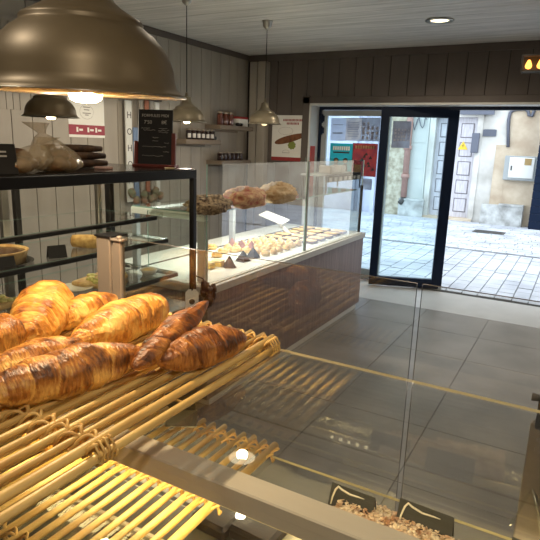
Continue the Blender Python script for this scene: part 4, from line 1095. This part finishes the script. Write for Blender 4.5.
# rolls on lower shelf seen between rods
for i, (px, py, nm) in enumerate(((52, 440, 'left'), (70, 436, 'right'))):
    v = cp(px, py, SZL + .03)
    croissant('butter_roll', v + Vector((-.04, -.03, .006)), v + Vector((.04, .03, .006)), .026, 'crust', 'golden roll on the lower tray glimpsed between the upper rods, %s one' % nm, 51 + i, 0, (.8, .8), 3, group='rolls on the lower tray')

# price signs and almond pastries on the lower shelf
def csign(px, py, w_, h_, rz, label, curl=True):
    v = cp(px, py, SZL)
    r = tent(0, 0, SZL, w_, h_, rz, label, 'black tent price signs', (v.x, v.y, 0))
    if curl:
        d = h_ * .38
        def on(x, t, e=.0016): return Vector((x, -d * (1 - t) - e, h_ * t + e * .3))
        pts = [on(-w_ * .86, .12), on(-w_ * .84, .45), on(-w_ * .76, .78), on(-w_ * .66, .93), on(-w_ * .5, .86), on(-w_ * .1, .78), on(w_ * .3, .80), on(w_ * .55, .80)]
        MB().tube(pts, [.0008, .0014, .0017, .0018, .0017, .0015, .0012, .0005], 6).build('curl_glint', 'mark', r)  # pale curl modelled in place of shine along the sign's edge
    return r
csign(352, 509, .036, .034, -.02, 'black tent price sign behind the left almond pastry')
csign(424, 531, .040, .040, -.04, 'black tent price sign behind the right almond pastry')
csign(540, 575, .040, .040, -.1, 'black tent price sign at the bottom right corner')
def dsign(px, py, z):
    v = cp(px, py, z); r = tent(0, 0, z, .030, .030, .5, 'glossy black tent sign on the lower tray behind the light bar', 'black tent price signs', (v.x, v.y, 0))
    MB().tube([(-.03, -.012, .001), (.03, -.012, .001), (.031, -.004, .02)], .0014, 6).build('wire_edge', 'steel', r); return r
dsign(182, 424, SZL + .0155)
for i, (px, py, w_, l_, lab) in enumerate(((372, 527, .062, .04, 'flaked almond pastry in front of the left black sign'), (432, 560, .06, .045, 'flaked almond pastry in front of the right black sign'))):
    v = cp(px, py, SZL); r = thing('almond_pastry', (v.x, v.y, SZL + .0003), lab, 'pastry', 'almond pastries', -.12)
    MB().rbox((-w_, -l_, 0), (w_, l_, .008), .003).build('base', 'tart_crust', r)
    mb = MB(); rr = random.Random(i)
    for q in range(1100):
        x, y = rr.uniform(-w_, w_) * .97, rr.uniform(-l_, l_) * .97; a = rr.uniform(0, PI); t_ = rr.uniform(-.7, .7)
        R_ = Matrix.Rotation(a, 3, 'Z') @ Matrix.Rotation(t_, 3, 'X'); s1 = rr.uniform(.0016, .0034)
        mb.rbox((-s1, -s1 * .6, -.0006), (s1, s1 * .6, .0006), .0004, 0, R_, (x, y, .0095 + rr.uniform(0, .006)))
    o = mb.build('almond_flakes', 'almond', r); o['kind'] = 'stuff'
# brown cakes and tag on deck
for i, (px, py, s_) in enumerate(((222, 520, .9), (262, 532, 1.0))):
    v = cp(px, py, .973); r = thing('chocolate_slab', (v.x, v.y, .9725), 'dark chocolate slab on the counter deck below the light bar, %s one' % ('left' if i == 0 else 'right'), 'cake', 'chocolate slabs', -.05)
    MB().rbox((-.04 * s_, -.045, 0), (.04 * s_, .045, .022), .004).build('cake', 'choc', r); MB().rbox((-.037 * s_, -.042, .022), (.037 * s_, .042, .026), .002).build('glaze', 'choc', r)
# white tag and dark plum bunch hanging on the end post of the black cabinet
r = thing('hang_tag', (-1.77, 2.309, .825), 'white tag with a dark keyhole hanging behind the croissants', 'tag', None, .6)
tg = MB(); tg.prism([(-.036, -.11), (.036, -.11), (.036, -.02), (.02, .0), (-.02, .0), (-.036, -.02)], .003, 0, 'xz'); tg.build('card', 'paper', r)
MB().lathe([(.016, 0), (.016, .0012)], 16, 0, (0, -.0002, -.07), Matrix.Rotation(PI / 2, 3, 'X'), smooth=False).build('keyhole_mark', 'dark_ink', r)
MB().tube([(0, .001, -.006), (.008, .002, .01), (.012, -.004, .03), (.004, -.014, .045), (-.004, .0, .02), (0, .001, -.006)], .0035, 6).build('string', 'cord', r)
r = thing('dried_bunch', (-1.74, 2.40, .85), 'dark plum-red dried bunch hanging beside the white tag', 'dried bunch')
mb = MB(); rr = random.Random(4)
for q in range(16):
    z = -.02 - .11 * q / 16; mb.blob((rr.uniform(-.03, .03), rr.uniform(0, .04), z), (.022, .02, .03), q, .4, 3, 10, 8)
mb.build('berries', 'berry', r); MB().tube([(-.0, .0, -.02), (-.02, -.005, .02), (-.062, -.01, .03)], .004, 6).build('stalk', 'cord', r)

# acrylic A-frame at right
v = cp(527, 520, SZL)
r = thing('acrylic_stand', (v.x, v.y, SZL), 'clear acrylic A-frame stand with a steel edge at the right', 'stand', None, -.1)
ap = at(525, 481, 'y', v.y) - v
hh = max(.03, ap.z)
m_ = MB(); m_.add([(-.02, -.03, 0), (-.02, .03, 0), (0, .0, hh), (-.016, -.03, 0), (-.016, .03, 0), (.004, 0, hh)], [(0, 1, 2), (5, 4, 3), (0, 3, 4, 1), (1, 4, 5, 2), (2, 5, 3, 0)]); m_.build('panel', 'acrylic', r)
m_ = MB(); m_.tube([(0, 0, hh), tuple(at(544, 532, 'y', v.y - .02) - v)], .0042, 8, flat=.5); m_.build('steel_edge', 'steel', r)
# taupe bracket post of the front glass at the right edge
m_ = MB(); nb(m_, (-.015, .836, .80), (.038, .850, 1.23)); nb(m_, (-.005, .8235, 1.19), (.028, .837, 1.21)); nb(m_, (-.005, .8235, 1.0), (.028, .837, 1.02)); bp_ = m_.build('bracket_post', 'post', nc)
m_ = MB(); nb(m_, (-.009, .833, 1.222), (.040, .862, 1.272)); m_.build('post_cap', 'black', bp_)
m_ = MB(); m_.tube([(-.009 + .2, .843 - .5, 1.268), (-.019 + .2, .843 - .5, 1.268)], [.005, .006], 10); m_.build('knob', 'dark_line', bp_)

# ------------------------------------------------------------------ lights
def light(kind, name, loc, energy, color, size=.05, rot=(0, 0, 0), **kw):
    l = bpy.data.lights.new(name, kind); l.energy = energy; l.color = color
    if kind == 'AREA': l.shape = 'RECTANGLE'; l.size = size; l.size_y = kw.get('sy', size); l.spread = kw.get('spread', PI)
    else: l.shadow_soft_size = size
    if kind == 'SPOT': l.spot_size = kw.get('cone', 2.2); l.spot_blend = .5
    o = bpy.data.objects.new(name, l); COL.objects.link(o); o.location = loc; o.rotation_euler = rot; return o
WARM = (1.0, .76, .47); NEUT = (1.0, .86, .68); COOL = (.97, 1.0, .95)
light('POINT', 'pendant_light', (BIG[0], BIG[1], BIG[2] - .022), 6.5, WARM, .012)
for loc, e in (((-2.66, 2.17, 1.69), 13), ((-2.72, 3.48, 1.73), 13), ((-2.59, 4.45, 1.76), 6)): light('POINT', 'pendant_light', loc, e, NEUT, .012)
for loc, e in zip(SPOTS + ((.6, 4.0, CZ), (-1.4, .0, CZ), (.45, -.5, CZ), (1.8, 1.2, CZ)), (30, 7, 34, 20, 32, 27)): light('SPOT', 'spot_and_fill_light', (loc[0], loc[1], loc[2] - .02), e, NEUT, .03, cone=2.7)  # last four are unseen fill spots added to brighten the room
light('AREA', 'counter_led_light', (-2.2, 3.85, 1.18), 11, COOL, .06, sy=2.3)
light('AREA', 'bar_led_light', (-.2, .55, 1.1405), 2.1, (1.0, .78, .36), .034, sy=.034).data.size = 1.25
light('AREA', 'deck_fill_light', (-.2, .765, 1.056), 1.5, (1.0, .84, .56), 1.25, sy=.05)  # added fill under the lower shelf to brighten the deck, no fixture there
light('AREA', 'cabinet_fill_light', (-2.1, 1.65, 1.415), 2.5, (1.0, .80, .52), .3, sy=1.2)  # unseen fill added under the cabinet top to brighten the food
wd = bpy.data.worlds.new('sky'); scene.world = wd; wd.use_nodes = True
bg = wd.node_tree.nodes['Background']; bg.inputs[0].default_value = (.80, .90, 1.0, 1); bg.inputs[1].default_value = 2.3
scene.cycles.max_bounces = 10; scene.cycles.transparent_max_bounces = 40; scene.cycles.diffuse_bounces = 5; scene.cycles.glossy_bounces = 5
scene.cycles.use_denoising = True
scene.cycles.sample_clamp_indirect = 6
